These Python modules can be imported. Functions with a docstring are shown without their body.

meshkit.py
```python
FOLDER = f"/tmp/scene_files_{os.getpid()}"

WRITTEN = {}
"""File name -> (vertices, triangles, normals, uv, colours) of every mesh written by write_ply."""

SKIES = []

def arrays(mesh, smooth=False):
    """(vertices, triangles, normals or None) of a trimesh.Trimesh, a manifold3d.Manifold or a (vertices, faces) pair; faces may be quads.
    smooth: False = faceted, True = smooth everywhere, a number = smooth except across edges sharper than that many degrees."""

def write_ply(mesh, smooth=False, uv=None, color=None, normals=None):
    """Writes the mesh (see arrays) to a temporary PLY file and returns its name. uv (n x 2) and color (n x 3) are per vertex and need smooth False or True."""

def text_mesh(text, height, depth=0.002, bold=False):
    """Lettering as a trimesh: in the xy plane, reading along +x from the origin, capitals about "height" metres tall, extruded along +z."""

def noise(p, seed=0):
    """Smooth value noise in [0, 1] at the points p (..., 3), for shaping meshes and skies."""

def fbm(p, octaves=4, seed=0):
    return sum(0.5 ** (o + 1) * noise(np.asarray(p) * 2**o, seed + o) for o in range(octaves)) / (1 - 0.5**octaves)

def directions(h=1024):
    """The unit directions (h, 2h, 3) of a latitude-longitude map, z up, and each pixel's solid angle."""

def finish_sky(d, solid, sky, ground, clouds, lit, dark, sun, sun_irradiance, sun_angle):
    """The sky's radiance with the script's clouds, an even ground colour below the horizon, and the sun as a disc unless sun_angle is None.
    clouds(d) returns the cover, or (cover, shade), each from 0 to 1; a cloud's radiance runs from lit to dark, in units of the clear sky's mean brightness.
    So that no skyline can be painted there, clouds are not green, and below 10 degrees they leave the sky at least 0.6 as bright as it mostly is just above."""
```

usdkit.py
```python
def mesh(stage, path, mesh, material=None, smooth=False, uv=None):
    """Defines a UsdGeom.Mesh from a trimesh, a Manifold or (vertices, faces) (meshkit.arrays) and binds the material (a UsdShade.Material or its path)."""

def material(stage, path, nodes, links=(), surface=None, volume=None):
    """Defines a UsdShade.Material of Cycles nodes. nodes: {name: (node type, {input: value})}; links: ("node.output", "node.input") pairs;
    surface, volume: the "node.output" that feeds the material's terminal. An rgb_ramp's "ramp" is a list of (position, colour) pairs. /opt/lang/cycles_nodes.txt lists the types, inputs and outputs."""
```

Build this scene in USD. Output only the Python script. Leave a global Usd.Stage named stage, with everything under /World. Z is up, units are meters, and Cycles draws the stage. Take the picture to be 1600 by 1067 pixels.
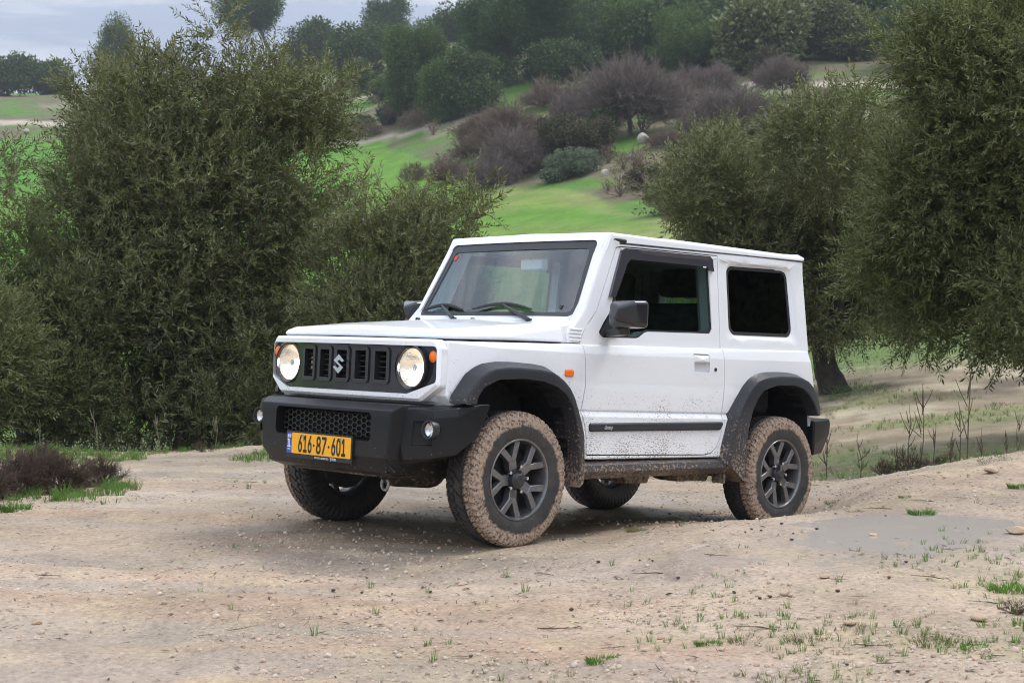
import math, random
import numpy as np, trimesh, usdkit, meshkit
from pxr import Usd, UsdGeom, UsdLux, UsdShade, Sdf, Gf, Vt
from manifold3d import Manifold, CrossSection, JoinType
from shapely.geometry import Polygon, box as sbox, LineString, Point
from shapely.ops import unary_union
from scipy.interpolate import RBFInterpolator
T = Sdf.ValueTypeNames
rng = np.random.default_rng(7)
random.seed(7)

stage = Usd.Stage.CreateInMemory()
UsdGeom.SetStageUpAxis(stage, UsdGeom.Tokens.z)
UsdGeom.SetStageMetersPerUnit(stage, 1.0)
UsdGeom.Xform.Define(stage, '/World')
UsdGeom.Scope.Define(stage, '/World/Looks')

# ------------------------------------------------------------------ camera, sky, sun, exposure
FPX, CX, CY, HORIZON, CAMZ = 2449.92, 800.0, 533.5, 500.0, 1.151     # in pixels of the 1600 px wide photograph
PITCH = -math.atan((CY - HORIZON) / FPX)
cam = UsdGeom.Camera.Define(stage, '/World/camera')
cam.CreateHorizontalApertureAttr(36.0)
cam.CreateVerticalApertureAttr(36.0 * 682 / 1024)
cam.CreateFocalLengthAttr(36.0 * FPX / 1600)
cam.CreateClippingRangeAttr(Gf.Vec2f(0.1, 3000))
cam.CreateFStopAttr(9.0)
cam.CreateFocusDistanceAttr(8.3)
cam.CreateExposureAttr(0.45)
cam.AddTranslateOp().Set(Gf.Vec3d(0, 0, CAMZ))
cam.AddRotateXOp().Set(90 + math.degrees(PITCH))

SUN_EL, SUN_AZ = math.radians(56), math.radians(62)          # azimuth = atan2(x, y)
sun_dir = np.array([math.cos(SUN_EL) * math.sin(SUN_AZ), math.cos(SUN_EL) * math.cos(SUN_AZ), math.sin(SUN_EL)])
sun = UsdLux.DistantLight.Define(stage, '/World/sun')
sun.CreateIntensityAttr(0.4); sun.CreateAngleAttr(18.0); sun.CreateNormalizeAttr(True)
sun.CreateColorAttr(Gf.Vec3f(1.0, 0.955, 0.89))
q = Gf.Rotation(Gf.Vec3d(0, 0, 1), Gf.Vec3d(*map(float, sun_dir)))
sun.AddTransformOp().Set(Gf.Matrix4d().SetRotate(q))

def mat(name, nodes, links=(), surface='p.BSDF', volume=None):
    return usdkit.material(stage, '/World/Looks/' + name, nodes, links, surface=surface, volume=volume)

sky_mat = mat('sky', {
    'sky': ('sky_texture', dict(sky_type='single_scattering', sun_disc=False, sun_elevation=SUN_EL, sun_rotation=SUN_AZ, aerosol_density=2.0)),
    'tc': ('texture_coordinate', {}),
    'map': ('mapping', dict(scale=(1.3, 1.3, 5.5), location=(0.3, 0.1, 0.25))),
    'n': ('noise_texture', dict(scale=2.8, detail=7, roughness=0.58, distortion=0.4)),
    'r': ('rgb_ramp', dict(ramp=[(0.0, (4.8, 5.6, 7.6)), (0.42, (5.8, 6.6, 8.5)), (0.54, (9.4, 10.0, 11.2)), (0.66, (13.0, 13.2, 13.6)), (1.0, (12.0, 12.2, 12.6))])),
    'mix': ('mix_color', dict(fac=0.9)), 'sz': ('separate_xyz', {}), 'grad': ('map_range', dict(from_min=0.0, from_max=0.9, to_min=0.36, to_max=1.30, clamp=True)), 'sh': ('mix_color', dict(blend_type='multiply', fac=1.0, use_clamp=False)),
    'bg': ('background_shader', dict(strength=0.115)),
}, [('tc.generated', 'map.vector'), ('map.vector', 'n.vector'), ('n.fac', 'r.fac'), ('sky.color', 'mix.a'), ('r.color', 'mix.b'), ('tc.generated', 'sz.vector'), ('sz.z', 'grad.value'), ('mix.result', 'sh.a'), ('grad.result', 'sh.b'), ('sh.result', 'bg.color')], surface='bg.background')
dome = UsdLux.DomeLight.Define(stage, '/World/sky')
dome.GetPrim().SetCustomDataByKey('kind', 'structure')
UsdShade.MaterialBindingAPI.Apply(dome.GetPrim()).Bind(sky_mat)

# ------------------------------------------------------------------ helpers
used = {}
def numbered(path):
    k = used.get(path, 0); used[path] = k + 1
    return path if k == 0 else f'{path}_{k:03d}'

def tag(prim, label=None, cat=None, group=None, kind=None):
    for k, v in (('label', label), ('category', cat), ('group', group), ('kind', kind)):
        if v: prim.SetCustomDataByKey(k, v)
    return prim

def obj(name, mesh, m, parent='/World', smooth=35, label=None, cat=None, group=None, kind=None):
    path = numbered(f'{parent}/{name}')
    g = usdkit.mesh(stage, path, mesh, m, smooth=smooth)
    tag(g.GetPrim(), label, cat, group, kind)
    return path

def thing(name, label, cat, loc=None, rotz=0.0, group=None, matrix=None, scale=None, parent='/World', rot=None):
    path = numbered(f'{parent}/{name}')
    x = UsdGeom.Xform.Define(stage, path)
    if matrix is not None: x.AddTransformOp().Set(matrix)
    if loc is not None: x.AddTranslateOp().Set(Gf.Vec3d(*map(float, loc)))
    if rot is not None: x.AddRotateXYZOp().Set(Gf.Vec3f(*map(float, rot)))
    elif rotz: x.AddRotateZOp().Set(math.degrees(rotz))
    if scale is not None: x.AddScaleOp().Set(Gf.Vec3f(*map(float, np.broadcast_to(scale, 3))))
    tag(x.GetPrim(), label, cat, group)
    return path

def copy_of(src, name, label, cat, loc, rotz=0.0, scale=1.0, group=None, rot=None):
    path = thing(name, label, cat, loc, rotz, group, scale=scale, rot=rot)
    p = stage.GetPrimAtPath(path)
    p.GetReferences().AddInternalReference(src); p.SetInstanceable(True)
    return path

def cat_(ms): return trimesh.util.concatenate(ms)
def TM(m):
    if hasattr(m, 'to_mesh'):
        k = m.to_mesh(); return trimesh.Trimesh(k.vert_properties[:, :3], k.tri_verts, process=False)
    return m

def rotmat_to(zdir):
    zdir = np.asarray(zdir, float); zdir = zdir / np.linalg.norm(zdir)
    a = np.array([1.0, 0, 0]) if abs(zdir[0]) < 0.8 else np.array([0, 1.0, 0])
    x = np.cross(a, zdir); x /= np.linalg.norm(x)
    return np.c_[x, np.cross(zdir, x), zdir]

def tube(pts, radii, n=8, cap=True):
    pts = np.asarray(pts, float); radii = np.broadcast_to(radii, len(pts)).astype(float)
    d = np.gradient(pts, axis=0); d /= np.maximum(np.linalg.norm(d, axis=1, keepdims=True), 1e-9)
    ref = np.array([0.31, 0.87, 0.38]); a = np.linspace(0, 2 * np.pi, n, endpoint=False)
    V = []
    for p, t, r in zip(pts, d, radii):
        u = np.cross(t, ref)
        if np.linalg.norm(u) < 0.1: u = np.cross(t, [1, 0, 0])
        u /= np.linalg.norm(u); w = np.cross(t, u)
        V.append(p + r * (np.cos(a)[:, None] * u + np.sin(a)[:, None] * w))
    V = np.vstack(V); F = []
    for i in range(len(pts) - 1):
        for j in range(n):
            k = (j + 1) % n
            F += [[i*n+j, i*n+k, (i+1)*n+k], [i*n+j, (i+1)*n+k, (i+1)*n+j]]
    if cap:
        V = np.vstack([V, pts[0], pts[-1]]); e = (len(pts) - 1) * n
        for j in range(n):
            k = (j + 1) % n
            F += [[len(V)-2, k, j], [len(V)-1, e+j, e+k]]
    return trimesh.Trimesh(V, F, process=False)

def set_color(path, cols, name='gcol'):
    UsdGeom.PrimvarsAPI(stage.GetPrimAtPath(path)).CreatePrimvar(name, T.Color3fArray, 'vertex').Set(Vt.Vec3fArray.FromNumpy(np.asarray(cols, np.float32)))

# ------------------------------------------------------------------ materials
def simple(name, color, rough=0.5, metallic=0.0, spec=0.5, var=0.12, scale=30, bump=0.0, bscale=200, **kw):
    d = 1 - var
    nodes = {'tc': ('texture_coordinate', {}), 'n': ('noise_texture', dict(scale=scale, detail=4)),
             'r': ('rgb_ramp', dict(ramp=[(0.3, tuple(c * d for c in color)), (0.7, tuple(min(1, c * (1 + var)) for c in color))])),
             'p': ('principled_bsdf', dict(roughness=rough, metallic=metallic, specular_ior_level=spec, **kw))}
    links = [('tc.object', 'n.vector'), ('n.fac', 'r.fac'), ('r.color', 'p.base_color')]
    if bump:
        nodes['bn'] = ('noise_texture', dict(scale=bscale, detail=3)); nodes['b'] = ('bump', dict(strength=bump, distance=0.002))
        links += [('tc.object', 'bn.vector'), ('bn.fac', 'b.height'), ('b.normal', 'p.normal')]
    return mat(name, nodes, links)

def muddy(name, color, rough, zlo, zhi, amount, spec=0.5, bump=0.0, mud=(0.27, 0.2, 0.145), coat=0.0, tscale=18.0, streak=(1, 1, 1), front=None):
    """paint or plastic with splashes of dried mud that get denser towards the bottom (object z from zhi down to zlo)"""
    nodes = {'tc': ('texture_coordinate', {}), 'sx': ('separate_xyz', {}),
        'mr': ('map_range', dict(from_min=zhi, from_max=zlo, to_min=0.0, to_max=1.0, clamp=True)),
        'mp': ('mapping', dict(scale=streak)),
        'n1': ('noise_texture', dict(scale=tscale * 3.3, detail=3, roughness=0.6)),
        'n2': ('noise_texture', dict(scale=tscale * 0.22, detail=3)),
        'n3': ('noise_texture', dict(scale=tscale * 9, detail=2)),
        'm1': ('math', dict(math_type='multiply_add', value2=0.42, value3=0.0)),
        'm2': ('math', dict(math_type='multiply')),
        'm3': ('math', dict(math_type='add')),
        'm4': ('map_range', dict(from_min=0.80 - 0.12 * amount, from_max=0.84 - 0.10 * amount, clamp=True)),
        'mc': ('mix_color', dict(a=color)), 'mv': ('mix_color', dict(a=tuple(c * 1.25 for c in mud), b=tuple(c * 0.6 for c in mud))),
        'mrr': ('mix_float', dict(a=rough, b=0.85)),
        'dust': ('mix_color', dict(b=tuple(min(1, 1.5 * c) for c in mud))),
        'df': ('math', dict(math_type='multiply', value2=0.10 * amount)),
        'p': ('principled_bsdf', dict(specular_ior_level=spec, coat_weight=coat, coat_roughness=0.04))}
    links = [('tc.object', 'sx.vector'), ('sx.z', 'mr.value'), ('tc.object', 'mp.vector'), ('mp.vector', 'n1.vector'), ('tc.object', 'n2.vector'), ('tc.object', 'n3.vector'),
             ('mr.result', 'm1.value1'), ('n1.fac', 'm3.value1'), ('n2.fac', 'm2.value1'), ('m1.value', 'm2.value2'), ('m2.value', 'm3.value2'),
             ('m3.value', 'm4.value'), ('m4.result', 'mc.fac'), ('n3.fac', 'mv.fac'), ('mv.result', 'mc.b'),
             ('mr.result', 'df.value1'), ('df.value', 'dust.fac'), ('mc.result', 'dust.a'), ('dust.result', 'p.base_color'), ('m4.result', 'mrr.fac'), ('mrr.result', 'p.roughness')]
    if bump:
        nodes['bn'] = ('noise_texture', dict(scale=350, detail=2)); nodes['b'] = ('bump', dict(strength=bump, distance=0.001))
        links += [('tc.object', 'bn.vector'), ('bn.fac', 'b.height'), ('b.normal', 'p.normal')]
    return mat(name, nodes, links)

M = {}
M['paint'] = muddy('white_paint', (0.78, 0.79, 0.81), 0.32, 0.30, 1.08, 0.72, coat=0.6, tscale=28.0, streak=(0.8, 1.0, 2.0))
M['paint_clean'] = simple('white_paint_clean', (0.78, 0.79, 0.81), 0.3, var=0.01, coat_weight=0.6, coat_roughness=0.04)
M['black_plastic'] = muddy('black_plastic', (0.007, 0.0075, 0.009), 0.34, 0.26, 0.60, 0.30, spec=0.28, bump=0.25, tscale=24)
M['flare_plastic'] = muddy('flare_plastic', (0.022, 0.024, 0.029), 0.38, 0.32, 0.93, 0.75, spec=0.3, bump=0.25, tscale=22)
M['sill_plastic'] = muddy('sill_plastic', (0.028, 0.029, 0.033), 0.45, 0.33, 0.52, 1.05, spec=0.3, bump=0.25, tscale=20)
M['gloss_black'] = simple('gloss_black', (0.012, 0.012, 0.014), 0.16, var=0.05, coat_weight=0.4)
M['satin_black'] = simple('satin_black', (0.02, 0.021, 0.023), 0.4, var=0.1, bump=0.15, bscale=300)
M['void_black'] = simple('deep_black', (0.006, 0.006, 0.007), 0.7, var=0.2)
M['rubber'] = simple('rubber', (0.014, 0.014, 0.015), 0.6, var=0.1)
M['chassis'] = muddy('chassis', (0.03, 0.027, 0.024), 0.6, 0.1, 0.55, 1.1, tscale=14)
M['chrome'] = simple('chrome', (0.8, 0.81, 0.83), 0.12, metallic=1.0, var=0.03)
M['steel'] = simple('steel', (0.35, 0.34, 0.32), 0.45, metallic=0.8, var=0.2)
M['gunmetal'] = simple('gunmetal', (0.20, 0.198, 0.20), 0.34, metallic=0.8, var=0.15, scale=40)
M['rim_dark'] = simple('rim_dark', (0.03, 0.029, 0.028), 0.5, metallic=0.3, var=0.3, scale=25)
M['amber'] = simple('amber_lens', (0.85, 0.17, 0.015), 0.15, var=0.08, scale=150)
M['red_lens'] = simple('red_lens', (0.5, 0.01, 0.01), 0.15, var=0.05)
M['interior'] = simple('interior', (0.035, 0.036, 0.04), 0.7, var=0.15, bump=0.2)
M['lining'] = simple('lining', (0.30, 0.31, 0.32), 0.8, var=0.05)
M['seat_fabric'] = simple('seat_fabric', (0.022, 0.022, 0.025), 0.9, var=0.25, scale=60)
M['plate_yellow'] = simple('plate_yellow', (0.85, 0.40, 0.012), 0.35, var=0.03)
M['plate_blue'] = simple('plate_blue', (0.03, 0.09, 0.45), 0.35, var=0.03)
M['plate_black'] = simple('plate_black', (0.01, 0.01, 0.012), 0.4, var=0.05)
M['white_print'] = simple('white_print', (0.75, 0.76, 0.78), 0.5, var=0.03)
M['grey_print'] = simple('grey_print', (0.36, 0.36, 0.37), 0.5, var=0.05)
M['red_print'] = simple('red_print', (0.6, 0.02, 0.03), 0.5, var=0.05)

def glass(name, tint, edge_ior=1.5, rough=0.0):
    return mat(name, {'f0': ('fresnel', dict(IOR=edge_ior)), 'geo': ('geometry', {}), 'nb': ('math', dict(math_type='subtract', value1=1.0)), 'f': ('math', dict(math_type='multiply')), 't': ('transparent_bsdf', dict(color=tint)), 'g': ('glossy_bsdf', dict(color=(1, 1, 1), roughness=rough)),
                      'x': ('mix_closure', {})}, [('geo.backfacing', 'nb.value2'), ('nb.value', 'f.value1'), ('f0.fac', 'f.value2'), ('f.value', 'x.fac'), ('t.BSDF', 'x.closure1'), ('g.BSDF', 'x.closure2')], surface='x.closure')
M['windscreen'] = glass('windscreen_glass', (0.80, 0.90, 0.90), 2.1)
M['door_glass'] = glass('door_glass', (0.55, 0.62, 0.60))
M['dark_glass'] = glass('dark_glass', (0.06, 0.065, 0.065))
M['lamp_glass'] = glass('lamp_glass', (0.97, 0.97, 0.97))
M['smoke_plastic'] = mat('smoke_plastic', {'f0': ('fresnel', dict(IOR=1.7)), 'geo': ('geometry', {}), 'nb': ('math', dict(math_type='subtract', value1=1.0)), 'f': ('math', dict(math_type='multiply')), 't': ('transparent_bsdf', dict(color=(0.05, 0.045, 0.05))), 'g': ('glossy_bsdf', dict(color=(1, 1, 1), roughness=0.12)),
    'd': ('principled_bsdf', dict(base_color=(0.05, 0.047, 0.058), roughness=0.2)), 'y': ('mix_closure', dict(fac=0.7)), 'x': ('mix_closure', {})},
    [('t.BSDF', 'y.closure1'), ('d.BSDF', 'y.closure2'), ('geo.backfacing', 'nb.value2'), ('nb.value', 'f.value1'), ('f0.fac', 'f.value2'), ('f.value', 'x.fac'), ('y.closure', 'x.closure1'), ('g.BSDF', 'x.closure2')], surface='x.closure')
M['bulb'] = mat('bulb', {'e': ('emission', dict(color=(1.0, 0.86, 0.66), strength=60.0))}, surface='e.emission')
M['lamp_reflector'] = mat('lamp_reflector', {'tc': ('texture_coordinate', {}), 'v': ('voronoi_texture', dict(scale=60)), 'b': ('bump', dict(strength=0.35, distance=0.004)),
    'p': ('principled_bsdf', dict(base_color=(0.92, 0.90, 0.86), metallic=1.0, roughness=0.16, emission_color=(1.0, 0.80, 0.56), emission_strength=0.22))},
    [('tc.object', 'v.vector'), ('v.distance', 'b.height'), ('b.normal', 'p.normal')])

# tyre rubber with a caked ring of tan mud on the outer shoulder (radius in object space, axis y)
M['tyre'] = mat('tyre', {
    'tc': ('texture_coordinate', {}), 's': ('separate_xyz', {}), 'cx': ('math', dict(math_type='multiply')), 'cz': ('math', dict(math_type='multiply_add')), 'r': ('math', dict(math_type='sqrt')),
    'n1': ('noise_texture', dict(scale=14, detail=5, roughness=0.65)), 'n2': ('noise_texture', dict(scale=70, detail=4, roughness=0.7)), 'n3': ('noise_texture', dict(scale=9, detail=3)),
    'rn': ('math', dict(math_type='multiply_add', value2=0.075)), 'rr': ('map_range', dict(from_min=0.305, from_max=0.318, clamp=True)),
    'yw': ('map_range', dict(from_min=0.015, from_max=0.07, clamp=True)),           # outer half fully muddy, tread centre and inner half patchy
    'yn': ('math', dict(math_type='multiply_add', value2=0.55)), 'yt': ('map_range', dict(from_min=0.58, from_max=1.0, clamp=True)),
    'm': ('math', dict(math_type='multiply')), 'holes': ('map_range', dict(from_min=0.35, from_max=0.48, clamp=True)), 'm2': ('math', dict(math_type='multiply')),
    'mc': ('rgb_ramp', dict(ramp=[(0.3, (0.17, 0.115, 0.075)), (0.5, (0.33, 0.24, 0.175)), (0.72, (0.43, 0.33, 0.25))])),
    'dk': ('rgb_ramp', dict(ramp=[(0.3, (0.013, 0.013, 0.014)), (0.75, (0.05, 0.045, 0.04))])),
    'mix': ('mix_color', {}), 'ro': ('mix_float', dict(a=0.5, b=0.92)), 'b': ('bump', dict(strength=0.7, distance=0.006)), 'p': ('principled_bsdf', {})},
    [('tc.object', 's.vector'), ('s.x', 'cx.value1'), ('s.x', 'cx.value2'), ('s.z', 'cz.value1'), ('s.z', 'cz.value2'), ('cx.value', 'cz.value3'), ('cz.value', 'r.value1'),
     ('tc.object', 'n1.vector'), ('tc.object', 'n2.vector'), ('tc.object', 'n3.vector'), ('n1.fac', 'rn.value1'), ('r.value', 'rn.value3'), ('rn.value', 'rr.value'),
     ('s.y', 'yw.value'), ('n2.fac', 'yn.value1'), ('yw.result', 'yn.value3'), ('yn.value', 'yt.value'),
     ('rr.result', 'm.value1'), ('yt.result', 'm.value2'), ('n2.fac', 'holes.value'), ('m.value', 'm2.value1'), ('holes.result', 'm2.value2'),
     ('n2.fac', 'mc.fac'), ('n1.fac', 'dk.fac'), ('m2.value', 'mix.fac'), ('dk.color', 'mix.a'), ('mc.color', 'mix.b'), ('mix.result', 'p.base_color'), ('m2.value', 'ro.fac'), ('ro.result', 'p.roughness'),
     ('n2.fac', 'b.height'), ('b.normal', 'p.normal')])

def leafmat(name, top, under, rough=0.6, trans=0.22, var=0.5):
    nodes = {'o': ('object_info', {}), 'geo': ('geometry', {}), 'h': ('rgb_ramp', dict(ramp=[(0, tuple(c * (1 - var) for c in top)), (0.5, top), (1, tuple(min(1, c * (1 + var)) for c in top))])),
             'n': ('noise_texture', dict(scale=0.9, detail=3)), 'na': ('math', dict(math_type='multiply_add', value2=1.1, value3=-0.3)), 'nb': ('math', dict(math_type='multiply_add', value2=0.45)),
             'bf': ('mix_color', dict(b=under)), 'p': ('principled_bsdf', dict(roughness=rough, specular_ior_level=0.22)), 't': ('translucent_bsdf', {}), 'x': ('mix_closure', dict(fac=trans))}
    links = [('geo.position', 'n.vector'), ('n.fac', 'na.value1'), ('o.random', 'nb.value1'), ('na.value', 'nb.value3'), ('nb.value', 'h.fac'), ('geo.backfacing', 'bf.fac'), ('h.color', 'bf.a'), ('bf.result', 'p.base_color'), ('h.color', 't.color'),
             ('p.BSDF', 'x.closure1'), ('t.BSDF', 'x.closure2')]
    return mat(name, nodes, links, surface='x.closure')
M['olive_leaf'] = leafmat('olive_leaf', (0.118, 0.128, 0.036), (0.23, 0.245, 0.14))
M['olive_leaf_dark'] = leafmat('olive_leaf_dark', (0.112, 0.132, 0.038), (0.20, 0.225, 0.11))
M['pine_needle'] = leafmat('pine_needle', (0.060, 0.110, 0.030), (0.065, 0.115, 0.034), 0.6, 0.15)
M['pine_pale'] = leafmat('pine_pale', (0.088, 0.135, 0.032), (0.09, 0.14, 0.04), 0.6, 0.15)
M['oak_leaf'] = leafmat('oak_leaf', (0.070, 0.112, 0.030), (0.07, 0.10, 0.04), 0.55, 0.12)
M['brown_leaf'] = leafmat('brown_leaf', (0.085, 0.080, 0.036), (0.07, 0.065, 0.04), 0.7, 0.12)
M['sage_leaf'] = leafmat('sage_leaf', (0.115, 0.145, 0.085), (0.15, 0.18, 0.12), 0.7, 0.15)
M['grass_blade'] = leafmat('grass_blade', (0.10, 0.20, 0.035), (0.10, 0.20, 0.035), 0.5, 0.3)
M['grass_dull'] = leafmat('grass_dull', (0.17, 0.185, 0.075), (0.13, 0.15, 0.055), 0.6, 0.25)
M['grass_dry'] = leafmat('grass_dry', (0.27, 0.215, 0.115), (0.27, 0.215, 0.12), 0.7, 0.2)
M['fennel'] = leafmat('fennel', (0.055, 0.125, 0.060), (0.055, 0.125, 0.06), 0.6, 0.2)
M['blossom'] = leafmat('blossom', (0.42, 0.36, 0.40), (0.42, 0.36, 0.40), 0.7, 0.3)
M['bark'] = simple('bark', (0.085, 0.068, 0.052), 0.9, var=0.4, scale=12, bump=0.8, bscale=30)
M['bark_dark'] = simple('bark_dark', (0.04, 0.033, 0.026), 0.9, var=0.5, scale=9, bump=0.8, bscale=24)
M['bark_pale'] = simple('bark_pale', (0.20, 0.165, 0.125), 0.9, var=0.3, scale=12, bump=0.5, bscale=40)
M['bare_twig'] = simple('bare_twig', (0.23, 0.165, 0.125), 0.9, var=0.3, scale=1.5)
M['bare_twig_grey'] = simple('bare_twig_grey', (0.235, 0.185, 0.165), 0.9, var=0.3, scale=1.5)
M['dry_stalk'] = simple('dry_stalk', (0.085, 0.058, 0.042), 0.85, var=0.3, scale=8)
M['dead_shrub'] = simple('dead_shrub', (0.105, 0.072, 0.052), 0.9, var=0.4, scale=6)
M['rock'] = simple('rock', (0.40, 0.365, 0.32), 0.9, var=0.25, scale=6, bump=0.8, bscale=25)
M['warm_rock'] = simple('warm_rock', (0.48, 0.35, 0.24), 0.9, var=0.25, scale=20, bump=0.8, bscale=60)
M['pebble'] = mat('pebble', {'o': ('object_info', {}), 'r': ('rgb_ramp', dict(ramp=[(0, (0.30, 0.24, 0.18)), (0.3, (0.44, 0.35, 0.26)), (0.6, (0.50, 0.42, 0.33)), (0.85, (0.42, 0.27, 0.18)), (0.97, (0.52, 0.46, 0.38))])),
                             'p': ('principled_bsdf', dict(roughness=0.8))}, [('o.random', 'r.fac'), ('r.color', 'p.base_color')])
M['dropping'] = simple('dark_pellet', (0.075, 0.055, 0.045), 0.8, var=0.4, scale=40)

# ------------------------------------------------------------------ terrain
def wpt(px, py, Y):                       # photograph pixel at depth Y -> world point (used to survey the place)
    return np.array([(px - CX) / FPX * Y, Y, CAMZ + (HORIZON - py) / FPX * Y])

PROF = {
 -500: [(1067,5),(950,6.2),(850,8),(780,10),(720,13),(700,15),(730,18),(750,24),(700,34),(600,45),(520,58),(400,88),(300,124),(230,165),(190,190),(160,230),(150,280),(165,360)],
 0:    [(1500,2.85),(1067,5),(950,6.2),(850,8),(780,10),(718,13),(690,15.2),(722,18),(745,24),(700,34),(600,45),(520,58),(400,88),(300,124),(215,165),(180,188),(152,220),(148,270),(165,350)],
 400:  [(1500,2.85),(1067,5),(900,7.0),(800,9.3),(722,12.6),(692,14.6),(722,17.5),(742,23),(700,33),(600,44),(500,60),(400,82),(300,115),(222,155),(180,180),(140,215),(112,265),(120,340)],
 600:  [(1067,5),(820,8.75),(715,13),(690,15),(730,18),(740,23),(690,33),(600,42),(500,56),(400,75),(320,100),(260,125),(226,143),(185,155),(150,172),(118,200),(88,240),(72,280),(80,340)],
 800:  [(1500,2.85),(1067,4.97),(970,6),(905,7),(852,7.99),(800,10),(750,12.6),(728,14.5),(750,17),(740,23),(680,32),(600,39),(500,50),(385,68),(330,82),(290,94),(240,108),(180,128),(120,155),(60,195),(25,240),(8,300)],
 1000: [(1067,4.9),(900,6.8),(837,7.95),(822,8.5),(812,9.6),(775,11.5),(745,13),(755,15.5),(720,20),(650,28),(560,38),(450,50),(372,63),(335,74),(295,84),(240,96),(190,112),(130,135),(70,170),(15,220),(-25,300)],
 1200: [(1500,2.8),(1067,4.85),(950,5.8),(880,6.75),(835,7.6),(804,8.35),(815,8.9),(830,9.54),(785,11),(745,13),(757,15),(705,18),(645,23),(605,28),(540,37),(450,48),(350,64),(270,82),(190,102),(135,120),(90,148),(30,190),(-35,250),(-55,320)],
 1400: [(1067,4.65),(950,5.7),(880,6.7),(810,8.3),(770,9.0),(742,9.9),(741,11.8),(748,13.5),(700,16),(640,20.5),(585,26),(548,32),(480,42),(360,57),(260,76),(170,98),(125,116),(112,128),(85,145),(20,185),(-60,250),(-85,320)],
 1600: [(1500,2.75),(1067,4.5),(950,5.7),(880,6.7),(812,8.3),(762,9.2),(707,10.3),(706,11.2),(715,13),(680,16),(630,20),(580,25),(545,31),(460,42),(340,60),(220,84),(130,110),(60,142),(-20,190),(-110,260),(-140,330)],
 2100: [(1067,4.4),(880,6.6),(760,9),(690,10.6),(680,13),(640,17),(590,23),(545,30),(440,42),(320,60),(200,84),(110,110),(40,142),(-50,190),(-140,260),(-180,330)],
}
UA, VA = 1 / 800.0, 1.0
cp, ce = [], []
for px, l in PROF.items():
    for py, Y in l:
        cp.append(((px - CX) * UA, math.log(Y) * VA)); ce.append((HORIZON - py) / FPX)
for (px, py, Y) in [(794, 855, 7.957), (522, 812, 8.965), (1204, 829, 9.54), (934, 796, 10.55), (870, 822, 9.25)]:
    cp.append(((px - CX) * UA, math.log(Y))); ce.append((HORIZON - py) / FPX)
_rbf = RBFInterpolator(np.array(cp), np.array(ce), kernel='linear', smoothing=2e-4, neighbors=28)
_g_u = np.linspace(-1.65, 1.65, 241); _g_v = np.linspace(math.log(2.8), math.log(360), 420)
_gu, _gv = np.meshgrid(_g_u, _g_v, indexing='ij')
_E = _rbf(np.c_[_gu.ravel(), _gv.ravel()]).reshape(_gu.shape)
from scipy.ndimage import gaussian_filter, map_coordinates
_E = gaussian_filter(_E, (4, 2.0))

# heading of the car in the plan, and the places where the tyres stand
CAR_M = np.array([[-0.70858894, 0.70422492, 0.04437318], [-0.70344316, -0.70994078, 0.03393829], [0.05540252, -0.00716571, 0.99843839]])
CAR_EYE = np.array([6.77275367, 6.3633481, 0.880381103])
def car_world(P): return (np.atleast_2d(P) - CAR_EYE) @ CAR_M.T + [0, 0, CAMZ]
wheels_at = [(1.125, 0.675), (1.125, -0.675), (-1.125, 0.675), (-1.125, -0.675)]
contacts = car_world([(x, y + 0.02 * np.sign(y), 0.0) for x, y in wheels_at])

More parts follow.
